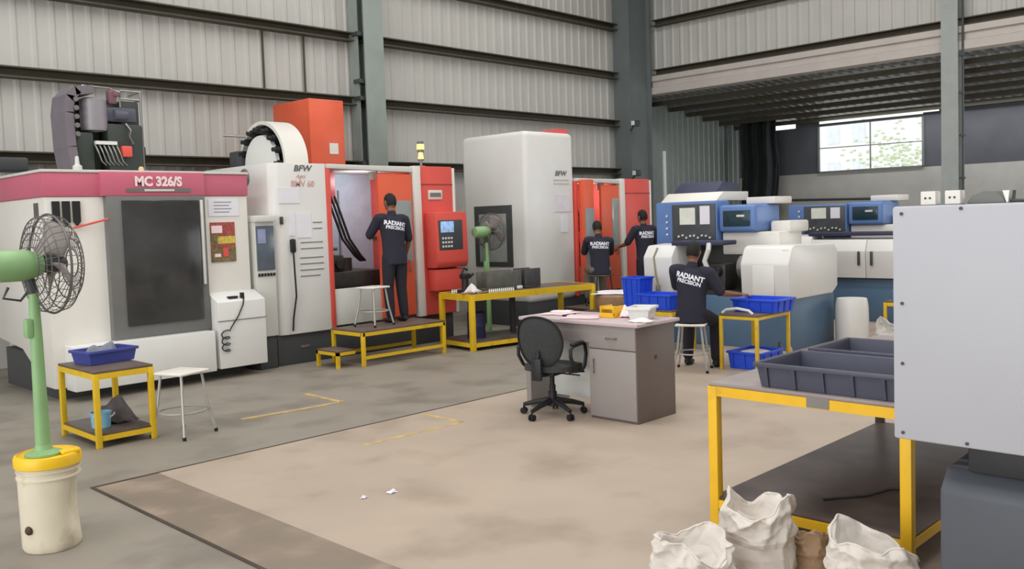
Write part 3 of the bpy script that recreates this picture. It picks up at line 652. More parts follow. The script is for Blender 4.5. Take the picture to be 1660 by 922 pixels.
# trays
def crate(label, cat, name, L, W, H, m_, loc, rz=0, rib=True, group=None, wall=.012, taper=.02):
    r = thing(name, label, cat, loc, rz, group)
    m = MB(); l, w_ = L/2, W/2; t = taper
    o0 = [(-l+t, -w_+t, .002), (l-t, -w_+t, .002), (l-t, w_-t, .002), (-l+t, w_-t, .002)]; o1 = [(-l, -w_, H), (l, -w_, H), (l, w_, H), (-l, w_, H)]
    i1 = [(-l+wall, -w_+wall, H), (l-wall, -w_+wall, H), (l-wall, w_-wall, H), (-l+wall, w_-wall, H)]
    i0 = [(-l+t+wall, -w_+t+wall, .012), (l-t-wall, -w_+t+wall, .012), (l-t-wall, w_-t-wall, .012), (-l+t+wall, w_-t-wall, .012)]
    vs = o0+o1+i1+i0; fs = [(3, 2, 1, 0), (12, 13, 14, 15)]
    for k_ in range(4):
        j = (k_+1) % 4
        fs += [(k_, j, 4+j, 4+k_), (4+k_, 4+j, 8+j, 8+k_), (8+k_, 8+j, 12+j, 12+k_)]
    m._add(vs, fs)
    e = .014
    for a in ((-l-e, l+e, -w_-e, -w_+.004), (-l-e, l+e, w_-.004, w_+e), (-l-e, -l+.004, -w_, w_), (l-.004, l+e, -w_, w_)): m.box(*a, H-.022, H+.003, .004)
    if rib:
        n = max(2, int(L/.16))
        for i in range(n+1):
            x = -l+.06+(L-.12)*i/n
            for sgn in (-1, 1): m._add([(x-.008, sgn*(w_-t-.002), .004), (x+.008, sgn*(w_-t-.002), .004), (x+.008, sgn*(w_+.009), H-.02), (x-.008, sgn*(w_+.009), H-.02), (x-.008, sgn*(w_-t+.012), .004), (x+.008, sgn*(w_-t+.012), .004), (x+.008, sgn*(w_+.013), H-.02), (x-.008, sgn*(w_+.013), H-.02)],
                                       ((0,1,2,3),(4,7,6,5),(0,4,5,1),(1,5,6,2),(2,6,7,3),(3,7,4,0)))
        for i in range(3):
            y = -w_+.08+(W-.16)*i/2
            for sgn in (-1, 1): m.bar((sgn*(l-t+.006), y, .004), (sgn*(l+.006), y, H-.02), .012, .016)
    m.build('body', m_, r, local=True)
    return r
crate('open slate grey tray at the front edge of the long yellow table', 'tray', 'plastic_tray', .9, .5, .13, crate_grey, (4.57, 1.985, .861), pi/2)
crate('open slate grey tray behind the front tray on the long yellow table', 'tray', 'plastic_tray', .8, .5, .13, crate_grey, (5.2, 2.03, .861), pi/2)

# ---------- sacks
from mathutils import noise
def sack(label, cx, cy, r0, hz, m_, seed=0, rz=0, lean=(0, 0), mouth=.8, crumple_amt=1.0, tip=.25):
    rnd = random.Random(seed); ph = [rnd.uniform(0, 6.28) for _ in range(8)]; off = V((seed*7.3, seed*3.1, seed*1.7))
    root = thing('woven_sack', label, 'sack', (cx, cy, 0), rz)
    # outside up to the rim, then down into the mouth
    prof = [(.80, .0), (.97, .05), (1.04, .22), (1.0, .42), (.96, .55), (1.03, .63), (.99, .72), (.93, .80), (.94, .90), (.88, .985), (.82, 1.0), (.76, .97), (.68, .87), (.55, .78), (.3, .74), (.02, .73)]
    n = 160; nv = 120; L = len(prof)-1
    def fn(u, v):
        k_ = v*L; i = min(int(k_), L-1); f_ = k_-i; f_ = f_*f_*(3-2*f_)
        rr = prof[i][0]*(1-f_)+prof[i+1][0]*f_; z = prof[i][1]*(1-f_)+prof[i+1][1]*f_
        a = 2*pi*u; ca, sa = cos(a), sin(a)
        top = max(0, (z-.5)/.5)
        p = V((ca*rr*2.2, sa*rr*2.2, z*3.2))+off
        q = V((p.x*1.1+p.z*.5, p.y*1.1-p.z*.4, p.z*1.5)); g_ = lambda t: 1-(abs(t)*3.2)**1.25/(1+abs(t)*1.2); fold = g_(noise.noise(q*.62))*.62 + g_(noise.noise(q*1.25+V((5, 1, 2))))*.30 + g_(noise.noise(q*2.6))*.07
        inside = v > 10.5/L
        rr *= 1+(.07+.17*top)*(fold-.35)*crumple_amt*(.6 if inside else 1)+.05*top*sin(3*a+ph[0])+.03*sin(2*a+ph[1])
        zz = z*hz*(1+top*(tip*sin(a+ph[4])*.8+.10*sin(2*a+ph[5])+.05*sin(4*a+ph[6])))
        zz += hz*.07*top*noise.noise(V((ca*1.6, sa*1.6, seed)))*crumple_amt
        sq = (abs(ca)**3+abs(sa)**3)**(-.12)
        x, y = r0*rr*ca*sq, r0*rr*sa*sq*.9
        x += lean[0]*z*z; y += lean[1]*z*z
        return (x, y, max(.0, zz) if v > .03 else 0)
    m = MB(); m.grid(fn, n, nv, True); m.build('sack_body', m_, root, smooth=75, local=True)
    m = MB(); pts = [V(fn(i/n, 9.6/L)) for i in range(n)]; m.tube(pts, .006, 6, closed=True); m.build('hem', m_, root, smooth=80, local=True)
    return root
sack('white woven sack with open crumpled mouth, taller one of the near pair', 3.88, 2.19, .18, .40, sack_m, 3, 1.2, (-.02, .03), tip=.04, crumple_amt=1.2)
sack('low white woven sack slumped in front of the taller white sack', 3.43, 2.265, .19, .30, sack_m, 12, .3, (0, 0), tip=.12, crumple_amt=1.3)
sack('brown woven sack behind the white sacks, by the yellow table leg', 4.1, 2.03, .1, .2, sack_brown, 5, .2, crumple_amt=.8)
sack('white woven sack with open mouth, right of the others in front of a yellow leg', 3.84, 1.62, .19, .345, sack_m, 8, 1.0, (0, 0), tip=.12)
sack('tan woven sack, low, pressed against the right white sack', 3.52, 1.72, .1, .2, sack_brown, 9, 1.5)

# ================================================================== DESK AND CHAIR
dk = thing('office_desk', 'grey laminate office desk with white modesty panel in the middle of the floor', 'desk', (6.45, 5.35, 0))
MB().box(6.12, 6.76, 4.56, 5.95, .845, .875, .004).build('desktop', desk_top_m, dk)
cbn = MB().box(6.165, 6.73, 4.6, 5.12, .0, .845, .004).build('drawer_cabinet', laminate_shaded, dk)
d1 = MB().box(6.15, 6.166, 4.605, 5.115, .64, .84, .002).build('drawer', laminate, cbn)
MB().tube([(6.15, 4.8, .735), (6.125, 4.81, .735), (6.125, 4.91, .735), (6.15, 4.92, .735)], .008, 8).build('drawer_handle', metal, d1)
d2 = MB().box(6.15, 6.166, 4.605, 5.115, .03, .63, .002).build('cabinet_door', laminate, cbn)
MB().tube([(6.15, 5.06, .42), (6.125, 5.06, .43), (6.125, 5.06, .53), (6.15, 5.06, .54)], .008, 8).build('door_handle', metal, d2)
m = MB(); m.cyl((6.44, 4.594, .56), (6.44, 4.601, .56), .02, 12); m.build('cable_hole', charcoal, cbn)
MB().box(6.17, 6.73, 5.86, 5.92, 0, .845, .004).build('end_panel', laminate, dk)
MB().box(6.17, 6.19, 5.12, 5.86, .68, .845, .002).build('apron', laminate, dk)
MB().box(6.44, 6.46, 5.12, 5.86, .1, .82, .002).build('modesty_panel', desk_white, dk)
# papers and things on the desk
def crumple(name, label, cat, loc, sx, sy, h, m_, seed, rz=0):
    rnd = random.Random(seed); p = [rnd.uniform(0, 6.28) for _ in range(6)]
    r = thing(name, label, cat, loc, rz)
    m = MB(); m.grid(lambda u, v: ((u-.5)*sx*(1+.1*sin(v*7+p[0])), (v-.5)*sy*(1+.1*sin(u*8+p[1])),
              .004+h*(.55+.45*sin(u*5+p[2])*sin(v*4.5+p[3]))*((1-abs(2*u-1)**2.5)*(1-abs(2*v-1)**2.5))**.8+.05*h*(1+sin(u*17+p[4])*sin(v*15+p[5]))), 24, 24)
    m.build('sheet', m_, r, smooth=70, local=True, solid=.003); return r
crumple('paper', 'loose pinkish paper spread at the left end of the desk top', 'paper', (6.47, 5.72, .877), .26, .3, .02, pink_paper, 1, .2)
crumple('paper', 'pinkish paper lying near the front edge of the desk, right of the other', 'paper', (6.33, 5.34, .877), .28, .34, .022, pink_paper, 2, .5)
crumple('paper', 'white sheet at the far left back of the desk top', 'paper', (6.64, 5.86, .877), .15, .2, .012, paper, 6, .5)
m = MB(); m.box(6.3, 6.36, 5.52, 5.56, .878, .893, .005); m.tube([(6.33, 5.55, .885), (6.36, 5.57, .884), (6.5, 5.56, .884)], .006, 6)
tag(m.build('pen', black), 'small dark pen and clip on the pinkish papers of the desk', 'pen')
yh = thing('paper_tray', 'small yellow open desk tray beside the white basket', 'desk tray', (6.5, 5.12, .876))
m = MB(); m.box(6.42, 6.6, 5.04, 5.2, .877, .889); m.box(6.42, 6.6, 5.19, 5.2, .889, .98, .004); m.box(6.42, 6.43, 5.04, 5.19, .889, .92); m.box(6.42, 6.6, 5.04, 5.05, .889, .98, .003); m.build('shell', yellow_b, yh)
MB().box(6.44, 6.59, 5.05, 5.19, .95, .965).build('upper_shelf', yellow, yh)
bk = crate('small white basket tipped on the right end of the desk', 'basket', 'plastic_basket', .26, .2, .11, white, (6.5, 4.78, .877), .35, rib=False)
crumple('paper', 'crumpled pale paper standing between the yellow tray and white basket', 'paper', (6.54, 4.97, .877), .11, .12, .12, print_pink, 4, .3)
crumple('cloth', 'white cloth lying in front of the white basket on the desk', 'cloth', (6.32, 4.66, .877), .16, .22, .03, cloth_white, 5, .1)
# chair
def office_chair(label, loc, rz):
    r = thing('office_chair', label, 'chair', loc, rz)
    # faces local +x
    base = MB()
    for k_ in range(5):
        a = 2*pi*k_/5+.45; c_, s_ = cos(a), sin(a)
        base.tube([(.03*c_, .03*s_, .14), (.18*c_, .18*s_, .115), (.29*c_, .29*s_, .085)], [.03, .024, .018], 8)
    base.cyl((0, 0, .09), (0, 0, .16), .045, 16)
    b = base.build('star_base', black, r, local=True)
    for k_ in range(5):
        a = 2*pi*k_/5+.45; c_, s_ = .29*cos(a), .29*sin(a)
        m = MB(); n = V((-s_, c_, 0)).normalized()
        for sg in (-1, 1): m.cyl(V((c_, s_, .03))+n*sg*.008, V((c_, s_, .03))+n*sg*.024, .029, 14)
        m.cyl((c_, s_, .03), (c_, s_, .08), .008, 8); m.build('castor', rubber, b, local=True)
    m = MB(); m.cyl((0, 0, .15), (0, 0, .28), .03, 16); m.cyl((0, 0, .26), (0, 0, .38), .022, 16); m.cyl((0, 0, .14), (0, 0, .22), .04, 16); m.build('gas_lift', black, r, local=True)
    m = MB(); m.box(-.12, .12, -.08, .08, .375, .415, .01); m.tube([(.02, -.05, .39), (.05, -.26, .375)], .007, 8); m.tube([(.08, -.05, .39), (.12, -.27, .40)], .008, 8); m.build('tilt_mechanism', black, r, local=True)
    m = MB(); 
    def seat(u, v):
        a = 2*pi*u; q = (abs(cos(a))**3.2+abs(sin(a))**3.2)**(-1/3.2); rr = min(1, v*1.25) if v < .8 else 1-(v-.8)*.0
        return V((0, 0, 0))
    t = bmesh.new(); bmesh.ops.create_cube(t, size=1); bmesh.ops.subdivide_edges(t, edges=t.edges[:], cuts=6, use_grid_fill=True)
    for v in t.verts:
        x, y, z = v.co*2; q = (abs(x)**3+abs(y)**3)**(1/3); mx = max(abs(x), abs(y)); sc_ = mx/q if q > 1e-6 else 1
        x, y = x*sc_, y*sc_
        edge = max(0, 1-(x*x+y*y)**2*.6)
        v.co = V((x*.235+.03, y*.24, .45+z*.04*(.5+.5*edge)-.015*max(0, x)**2))
    m._merge(t); m.build('seat', fabric_black, r, smooth=50, local=True)
    # backrest shield
    def back(front):
        def fn(u, v):
            a = 2*pi*u; wy = .225*(1-.12*max(0, -sin(a))); hz = .225
            y, z = v*wy*cos(a)*(abs(cos(a))**4+abs(sin(a))**4)**(-.1), v*hz*sin(a)*(abs(cos(a))**4+abs(sin(a))**4)**(-.08)
            x = -.225-.06*(z/.22)*.6 + .04*(y/.22)**2
            x += (.022 if front else -.022)*(1-v**6)
            return (x, y, .70+z)
        return fn
    m = MB(); m.grid(back(False), 40, 10, True); m.grid(back(True), 40, 10, True)
    bmesh.ops.remove_doubles(m.bm, verts=m.bm.verts, dist=.0008)
    bk_ = m.build('backrest', fabric_black, r, smooth=60, local=True)
    m = MB(); pts = [(-.232-.06*(.225*sin(a)/.22)*.6+.04*(.225*cos(a)/.22)**2, .228*cos(a)*(abs(cos(a))**4+abs(sin(a))**4)**(-.1)*(1-.12*max(0, -sin(a))), .70+.228*sin(a)*(abs(cos(a))**4+abs(sin(a))**4)**(-.08)) for a in [2*pi*i/48 for i in range(48)]]
    m.tube(pts, .009, 8, closed=True); m.build('back_trim', rubber, bk_, smooth=60, local=True)
    m = MB(); m.tube([(-.23, 0, .62), (-.27, 0, .5), (-.25, 0, .41), (-.1, 0, .395)], [.022, .025, .03, .025], 10); m.box(-.285, -.25, -.05, .05, .36, .56, .012); m.build('back_support', black, r, local=True)
    for s_ in (-1, 1):
        m = MB(); y = s_*.27
        m.tube([(.1, s_*.18, .41), (.1, y-.01*s_, .415), (.13, y, .46), (.16, y, .56), (.14, y, .645), (.08, y, .665), (-.08, y, .655), (-.13, y, .63), (-.13, y, .56), (-.06, y, .47), (.0, y-.01*s_, .42), (.0, s_*.18, .41)], .016, 10)
        m.box(-.1, .12, y-.025, y+.025, .66, .685, .01); m.build('armrest', black, r, smooth=50, local=True)
    return r
office_chair('black swivel office chair with round back in front of the grey desk', (6.02, 5.45, 0.006), R(12))

# ================================================================== TABLES, STOOLS, SMALL THINGS
def stool(label, loc, rz=0, h=.57, seat_m=None, leg_m=None, group=None, s=1.0):
    r = thing('stool', label, 'stool', loc, rz, group); w_ = .17*s
    m = MB(); m.box(-w_, w_, -w_, w_, h-.025, h, .012, 3); m.build('seat', seat_m or stool_w, r, local=True)
    for sx in (-1, 1):
        for sy in (-1, 1):
            m = MB(); m.tube([(sx*w_*.7, sy*w_*.7, h-.02), (sx*w_*.85, sy*w_*.85, h*.5), (sx*w_*1.12, sy*w_*1.12, .012)], .012, 8)
            lg = m.build('leg', leg_m or stool_leg, r, local=True)
            MB().cyl((sx*w_*1.12, sy*w_*1.12, 0), (sx*w_*1.11, sy*w_*1.11, .03), .016, 8).build('rubber_foot', rubber, lg, local=True)
    m = MB(); q = w_*.94; z = h*.38
    m.tube([(q*cos(a)*1.25, q*sin(a)*1.25, z) for a in [2*pi*i/24 for i in range(24)]], .009, 8, closed=True); m.build('ring_brace', leg_m or stool_leg, r, local=True)
    return r
stool('white topped stool standing on the floor beside the small yellow table', (3.54, 7.60, 0), R(20))
stool('white topped stool on the yellow platform in front of the red machine', (7.16, 9.62, .456), R(10), .52, s=.95)
stool('white stool under the worker seated at the nearest lathe', (8.72, 5.72, .006), R(25), .545)
stool('dark metal stool under the worker seated at the orange machine', (11.85, 9.55, .30), R(15), .52, mat('stool_dark', (84, 76, 70), .6), dark_metal)
# small yellow table at the left with crate
yt = table('small yellow table in front of the pink-banded machine with a blue crate', 2.83, 3.33, 7.68, 8.5, .65, .12, .045, board, yellow, shelf=True)
cr = crate('shallow blue crate on the small yellow table, grey cloth in it', 'crate', 'plastic_crate', .44, .32, .12, crate_blue, (3.13, 8.22, .651), R(8), rib=False)
crumple('cloth', 'grey rag heaped in the shallow blue crate', 'cloth', (3.13, 8.24, .664), .3, .22, .2, cloth_grey, 12, .4)
t = thing('plastic_tub', 'small pale blue tub on the lower shelf of the small yellow table', 'tub', (2.98, 7.98, .12))
MB().lathe([(.0, .001), (.075, .001), (.085, .12), (.09, .125), (.09, .135), (.08, .135), (.07, .02), (.0, .02)], (2.98, 7.98, .12), 24).build('body', cyan_m, t)
MB().tube([(2.98+.088*cos(a), 7.98+.088*sin(a)*.3-.08, .245-.05*abs(sin(a))) for a in [pi*i/10 for i in range(11)]], .005, 6).build('handle', paper, t)
crumple('cloth', 'grey sacking heaped on the lower shelf of the small yellow table', 'cloth', (3.18, 8.2, .122), .22, .44, .22, mat('sacking', (96, 90, 90), .9, 0, .2, 9), 14, .1)
# fan on the bucket
def bucket(loc):
    r = thing('paint_bucket', 'dented dirty white bucket with yellow lid holding up the green fan', 'bucket', loc)
    prof = [(.0, .002), (.15, .002), (.158, .02), (.162, .3), (.165, .48), (.168, .50), (.165, .51), (.0, .51)]
    m = MB(); m.lathe(prof, (0, 0, 0), 48)
    bmesh.ops.subdivide_edges(m.bm, edges=[e for e in m.bm.edges if abs(e.verts[0].co.z-e.verts[1].co.z) > .1], cuts=8)
    for v in m.bm.verts:
        a = math.atan2(v.co.y, v.co.x)-R(-38); a = (a+pi) % (2*pi)-pi
        d = math.exp(-(a/.5)**2-((v.co.z-.25)/.15)**2)*.085
        rr = math.hypot(v.co.x, v.co.y)
        if rr > .1: v.co.x *= (1-d/rr); v.co.y *= (1-d/rr)
    b = m.build('body', bucket_m, r, smooth=60, local=True)
    m = MB()
    for z in (.42, .46): m.lathe([(.164, z-.006), (.17, z-.004), (.17, z+.004), (.164, z+.006)], (0, 0, 0), 48)
    m.build('body_rib', bucket_m, b, local=True)
    m = MB(); m.lathe([(.168, .48), (.177, .485), (.179, .53), (.172, .545), (.16, .55), (.155, .54), (.0, .538)], (0, 0, 0), 48)
    m.box(.04, .14, -.13, -.06, .54, .565, .012); m.build('lid', lid_yellow, r, local=True)
    m = MB(); m.ell((-.145, -.07, .14), .02, .03, .025, 10, 8); m.build('mud_spot', mat('mud', (80, 62, 48), .9), b, local=True)
    return r
bucket((1.755, 5.53, 0))
def fan(label, loc, h, rz, tilt=0):
    # post foot at local origin; head faces local +x
    r = thing('pedestal_fan', label, 'fan', loc, rz)
    m = MB(); m.lathe([(.0, 0), (.1, 0), (.1, .012), (.05, .03), (.04, .06), (.0, .06)], (0, 0, 0), 24); m.build('foot_plate', fan_green, r, local=True)
    m = MB(); m.tube([(0, 0, .02), (0, 0, h*.35), (0, 0, h*.6), (0, 0, h-.12)], [.042, .036, .034, .026], 14); m.box(-.06, -.02, -.03, .03, h*.62, h*.72, .012); m.build('post', fan_green, r, local=True)
    m = MB(); m.tube([(0, 0, h-.16), (-.02, 0, h-.07), (-.02, 0, h-.02)], [.03, .028, .03], 10); m.tube([(-.12, .03, h-.12), (-.15, .03, h-.18), (-.06, .03, h-.2), (-.02, .02, h-.15)], .008, 6); m.build('yoke', charcoal, r, local=True)
    m = MB(); m.lathe([(.0, -.26), (.07, -.25), (.088, -.2), (.09, -.05), (.08, 0), (.06, .05), (.03, .06), (.0, .06)], (0, 0, h), 24, 'x'); m.build('motor', fan_green, r, local=True)
    cg = MB(); R0 = .285
    rings = [(.0, .1, .055), (.01, .18, .05), (.02, R0*.78, .05), (.04, R0*.94, .04), (.1, R0, 0), (.16, R0*.94, 0), (.2, R0*.75, 0), (.22, R0*.5, 0), (.225, .08, 0)]
    for x, rr, _ in rings: cg.tube([(x, rr*cos(a), h+rr*sin(a)) for a in [2*pi*i/40 for i in range(40)]], .0035 if rr < R0 else .007, 6, closed=True)
    for i in range(36):
        a = 2*pi*i/36
        cg.tube([(x, rr*cos(a), h+rr*sin(a)) for x, rr, _ in rings], .0022, 5)
    cg.build('cage', wire_m, r, local=True)
    for k_ in range(4):
        m = MB(); a0 = 2*pi*k_/4+.4
        def fn(u, v, a0=a0): 
            rr = .05+u*(R0*.88-.05); a = a0+(v-.5)*(1.05-.25*u); return (.12+(v-.5)*.08, rr*cos(a), h+rr*sin(a))
        m.grid(fn, 10, 8); m.build('blade', blade_m, r, smooth=60, local=True, solid=.003)
    m = MB(); m.lathe([(.0, .06), (.05, .07), (.05, .16), (.03, .19), (.0, .19)], (0, 0, h), 16, 'x'); m.build('hub', charcoal, r, local=True)
    return r
fan('green pedestal fan rising above the yellow bucket lid, left edge', (1.735, 5.53, .541), 1.09, R(4))
fan('green pedestal fan behind the workbench, before the dark side window', (9.62, 9.98, 0), 1.62, R(0))
# platform with step
pf = thing('operator_platform', 'low yellow operator platform in front of the red machine', 'platform', (7.4, 9.6, 0))
MB().box(6.7, 8.08, 9.26, 9.94, .43, .455, .004).build('deck', board, pf)
m = MB()
for a in ((6.7, 8.08, 9.255, 9.285), (6.7, 8.08, 9.915, 9.945), (6.695, 6.725, 9.285, 9.915), (8.055, 8.085, 9.285, 9.915)): m.box(*a, .385, .43)
for a in ((6.7, 8.08, 9.26, 9.285), (6.7, 8.08, 9.915, 9.94)): m.box(*a, .09, .13)
m.build('frame', yellow, pf)
for x in (6.695, 8.04):
    for y in (9.255, 9.9): MB().box(x, x+.045, y, y+.045, 0, .43, .003).build('leg', yellow, pf)
sp = MB().box(6.42, 6.69, 9.42, 9.88, .2, .222, .004).build('step_board', board, pf)
m = MB()
for a in ((6.415, 6.69, 9.415, 9.44), (6.415, 6.69, 9.86, 9.885), (6.415, 6.44, 9.44, 9.86)): m.box(*a, .16, .2)
for y in (9.415, 9.845): m.box(6.415, 6.455, y, y+.04, 0, .2)
m.build('step_frame', yellow, sp)
# workbench, turned a little
wb = thing('workbench', 'long yellow steel workbench holding iron blocks and small parts', 'workbench', (8.36, 9.02, 0), R(-8))
L, D = 2.3, .8
MB().box(0, L, 0, D, .76, .78, .004).build('tabletop', board, wb, local=True)
m = MB()
for a in ((0, L, -.005, .025), (0, L, D-.025, D+.005), (-.005, .025, .025, D-.025), (L-.025, L+.005, .025, D-.025)): m.box(*a, .695, .785)
m.build('apron', yellow, wb, local=True)
for x in (-.008, L-.06):
    for y in (-.008, D-.06): MB().box(x, x+.068, y, y+.068, 0, .76, .004).build('leg', yellow, wb, local=True)
MB().box(L*.47, L*.47+.07, .5, .57, 0, .70, .004).build('centre_leg', charcoal, wb, local=True)
sh = MB().box(.01, L-.01, .01, D-.01, .11, .13, .003).build('shelf', shelf_m, wb, local=True)
m = MB()
for a in ((0, L, 0, .025), (0, L, D-.025, D), (0, .025, .025, D-.025), (L-.025, L, .025, D-.025)): m.box(*a, .05, .11)
m.build('shelf_rail', yellow, sh, local=True)
def on_bench(u, v): 
    a = R(-8); return (8.36+u*cos(a)-v*sin(a), 9.02+u*sin(a)+v*cos(a))
def angle_block(label, u, v, L_, W_, H_, m_):
    x, y = on_bench(u, v); r = thing('iron_block', label, 'iron block', (x, y, .786), R(-8))
    m = MB(); m.box(-L_/2, L_/2, -W_/2, W_/2, .0, .03, .004); m.box(-L_/2, L_/2, -W_/2, -W_/2+.03, .03, H_, .004); m.box(-L_/2, L_/2, W_/2-.03, W_/2, .03, H_, .004); n = max(2, int(L_/.16))
    for i in range(n): x_ = -L_/2+L_*(i+.5)/n; m.box(x_-.012, x_+.012, -W_/2+.03, W_/2-.03, .03, H_*.95, .003); m.box(x_-.012, x_+.012, -W_/2-.008, -W_/2, .03, H_*.95, .002)
    m.build('body', m_, r, local=True); return r
angle_block('longer grey iron block with ribs, middle of the yellow workbench', .8, .42, .62, .28, .27, steel_block)
angle_block('shorter darker iron block, right of the longer block on the workbench', 1.32, .42, .3, .28, .28, mat('dark_iron', (84, 82, 86), .5, .3, .1, 8))
x, y = on_bench(.8, .2)
t = thing('eraser_block', 'tiny white block standing before the longer iron block', 'block', (x, y, .786)); MB().box(x+.2, x+.28, y-.02, y+.03, .787, .83, .006).build('body', paper, t)
# dark fixture and cloth on the bench
x, y = on_bench(.22, .45)
t = thing('clamping_fixture', 'black clamping fixture at the left end of the workbench', 'fixture', (x, y, .786))
m = MB(); m.box(x-.1, x+.1, y-.08, y+.08, .786, .83, .01); m.cyl((x, y, .83), (x, y, 1.0), .05, 14); m.box(x-.07, x+.08, y-.05, y+.05, .98, 1.05, .015); m.build('body', black, t)
m = MB(); m.tube([(x-.06, y, 1.05), (x-.02, y, 1.13), (x+.05, y, 1.1)], .016, 8); m.cyl((x+.09, y, 1.0), (x+.15, y-.02, 1.04), .02, 8); m.build('lever', black, t)
x, y = on_bench(.2, .25); crumple('cloth', 'white cloth draped beside the black fixture on the workbench', 'cloth', (x, y, .786), .2, .2, .15, cloth_white, 21, .3)
for i, (u, v, L_, lab) in enumerate(((.05, .16, .2, 'rusty flat bar nearest the left end of the workbench'), (.28, .1, .24, 'rusty flat bar in front of the white cloth on the workbench'), (.52, .16, .2, 'tan flat bar lying before the longer iron block'))):
    x, y = on_bench(u, v); t = thing('flat_bar', lab, 'metal bar', (x, y, .786), R(20*i-12))
    m = MB(); m.box(-L_/2, L_/2, -.025, .025, .0, .022, .004); m.cyl((-L_/2+.03, 0, .022), (-L_/2+.03, 0, .03), .015, 10); m.build('bar', mat('rusty', (158, 130, 104), .6, .2, .15, 20), t, local=True)
part0 = None
for row, (u0, u1, n) in enumerate(((-.02+.05, .2, 6), (.36, .78, 13))):
    for i in range(n):
        u = u0+(u1-u0)*i/(n-1); x, y = on_bench(u, .06 if row else .5)
        if part0 is None:
            part0 = thing('machined_part', 'small shiny white machined part in the row along the workbench edge', 'machined part', (x, y, .786), 0, 'row of machined parts on the workbench')
            MB().lathe([(.0, 0), (.012, 0), (.013, .03), (.008, .034), (.008, .05), (.0, .05)], (0, 0, 0), 12).build('body', desk_white, part0, local=True)
        else:
            c_ = copy_tree(part0); c_.location = (x, y, .786)
x, y = on_bench(.55, .4)
t = thing('blue_drum', 'dark blue drum on the lower shelf of the workbench', 'drum', (8.75, 9.35, .13))
MB().lathe([(.0, 0), (.13, 0), (.135, .02), (.13, .15), (.137, .17), (.13, .19), (.13, .36), (.1, .38), (.0, .38)], (8.75, 9.35, .13), 24).build('body', mat('drum_navy', (44, 44, 82), .5), t)
# low table with drum, blue bins by the lathe
pt = table('low yellow table behind the grey desk carrying a round wooden drum', 10.2, 11.0, 7.9, 8.55, .42, .1, .04, board, yellow)
t = thing('wooden_drum', 'round brown drum covered by white paper on the low yellow table', 'drum', (10.6, 8.25, .42))
MB().lathe([(.0, .001), (.29, .001), (.33, .1), (.33, .2), (.3, .23), (.0, .23)], (10.6, 8.25, .42), 32).build('body', wood_m, t)
crumple('paper', 'white paper sheet lying over the round wooden drum', 'paper', (10.62, 8.22, .652), .55, .7, .06, paper, 31, .5)
table('yellow table under the blue bins, left of the seated worker', 9.6, 10.15, 6.6, 7.6, .56, .1, .04, board, yellow, shelf=False)
crate('tall bright blue bin standing at the far end of its table', 'bin', 'plastic_bin', .3, .3, .40, bin_blue, (9.92, 7.36, .561), R(90))
crate('long low bright blue bin beside the seated worker', 'bin', 'plastic_bin', .52, .4, .2, bin_blue, (9.82, 6.90, .561), R(90))
# tray table right of the worker
tb = table('small yellow frame table carrying a blue bin, right of the seated worker', 8.95, 9.7, 5.02, 5.5, .645, .02, .036, board, yellow, shelf=False, rail=.035)
crate('blue bin on the small frame table under the worker hand', 'bin', 'plastic_bin', .56, .44, .15, bin_blue, (9.45, 5.22, .646), R(90))
crate('bright blue bin on the floor below the small frame table', 'bin', 'plastic_bin', .42, .5, .2, bin_blue, (9.32, 5.26, .006), R(90))
crumple('paper', 'white paper in the blue bin on the floor below the frame table', 'paper', (9.32, 5.26, .17), .36, .32, .05, paper, 33, .1)
t = thing('steel_pipe', 'bent pale pipe on the front edge of the small frame table', 'pipe', (9.0, 5.3, .645))
MB().tube([(8.98, 5.48, .652), (9.0, 5.44, .69), (9.0, 5.3, .71), (9.0, 5.15, .69), (9.0, 5.1, .652)], .016, 8).build('body', grey_white, t)
for i, (yy, lab) in enumerate(((5.2, 'dark bottle standing left under the small frame table'), (5.08, 'pale bottle standing right under the small frame table'))):
    t = thing('bottle', lab, 'bottle', (9.79, yy, .006))
    MB().lathe([(.0, 0), (.035, 0), (.036, .16), (.015, .2), (.014, .24), (.0, .24)], (9.79, yy, .006), 16).build('body', mat('bottle%d' % i, ((86, 70, 66), (190, 165, 165))[i], .4), t)
# drum, cement sack, table by the second lathe
t = thing('white_drum', 'white plastic drum behind the dark trays, by the lathe base', 'drum', (11.72, 5.17, 0))
MB().lathe([(.0, .001), (.2, .001), (.21, .03), (.215, .3), (.21, .5), (.2, .56), (.19, .6), (.0, .6)], (11.72, 5.17, 0), 28).build('body', white, t)
tb2 = table('yellow edged shelf table in front of the second lathe', 12.3, 13.0, 4.2, 4.98, .52, .1, .04, board, yellow, shelf=False)
for i, (xx, yy, c_, lab) in enumerate(((12.45, 4.86, ctrl_blue, 'blue oil can on the shelf table by the second lathe'), (12.45, 4.66, red, 'red oil can on the shelf table by the second lathe'), (12.45, 4.5, cyan_m, 'pale blue oil can on the shelf table by the second lathe'))):
    t = thing('oil_can', lab, 'can', (xx, yy, .52))
    MB().lathe([(.0, .001), (.06, .001), (.06, .12), (.03, .16), (.012, .2), (.0, .2)], (xx, yy, .521), 16).build('body', c_, t)
sack('pale cement sack behind the trays of the long yellow table', 10.3, 3.95, .3, .46, mat('cement_sack', (186, 184, 178), .8, 0, .06, 8), 17)
# floor litter
for i, (xx, yy, s_, lab) in enumerate(((3.62, 4.75, .03, 'small white paper scrap lying on the pale floor slab'), (3.43, 4.80, .02, 'smaller white paper scrap left of the other on the slab'))):
    crumple('paper_scrap', lab, 'scrap', (xx, yy, .006), s_*2.2, s_*1.6, .025, paper, 40+i, .5*i)

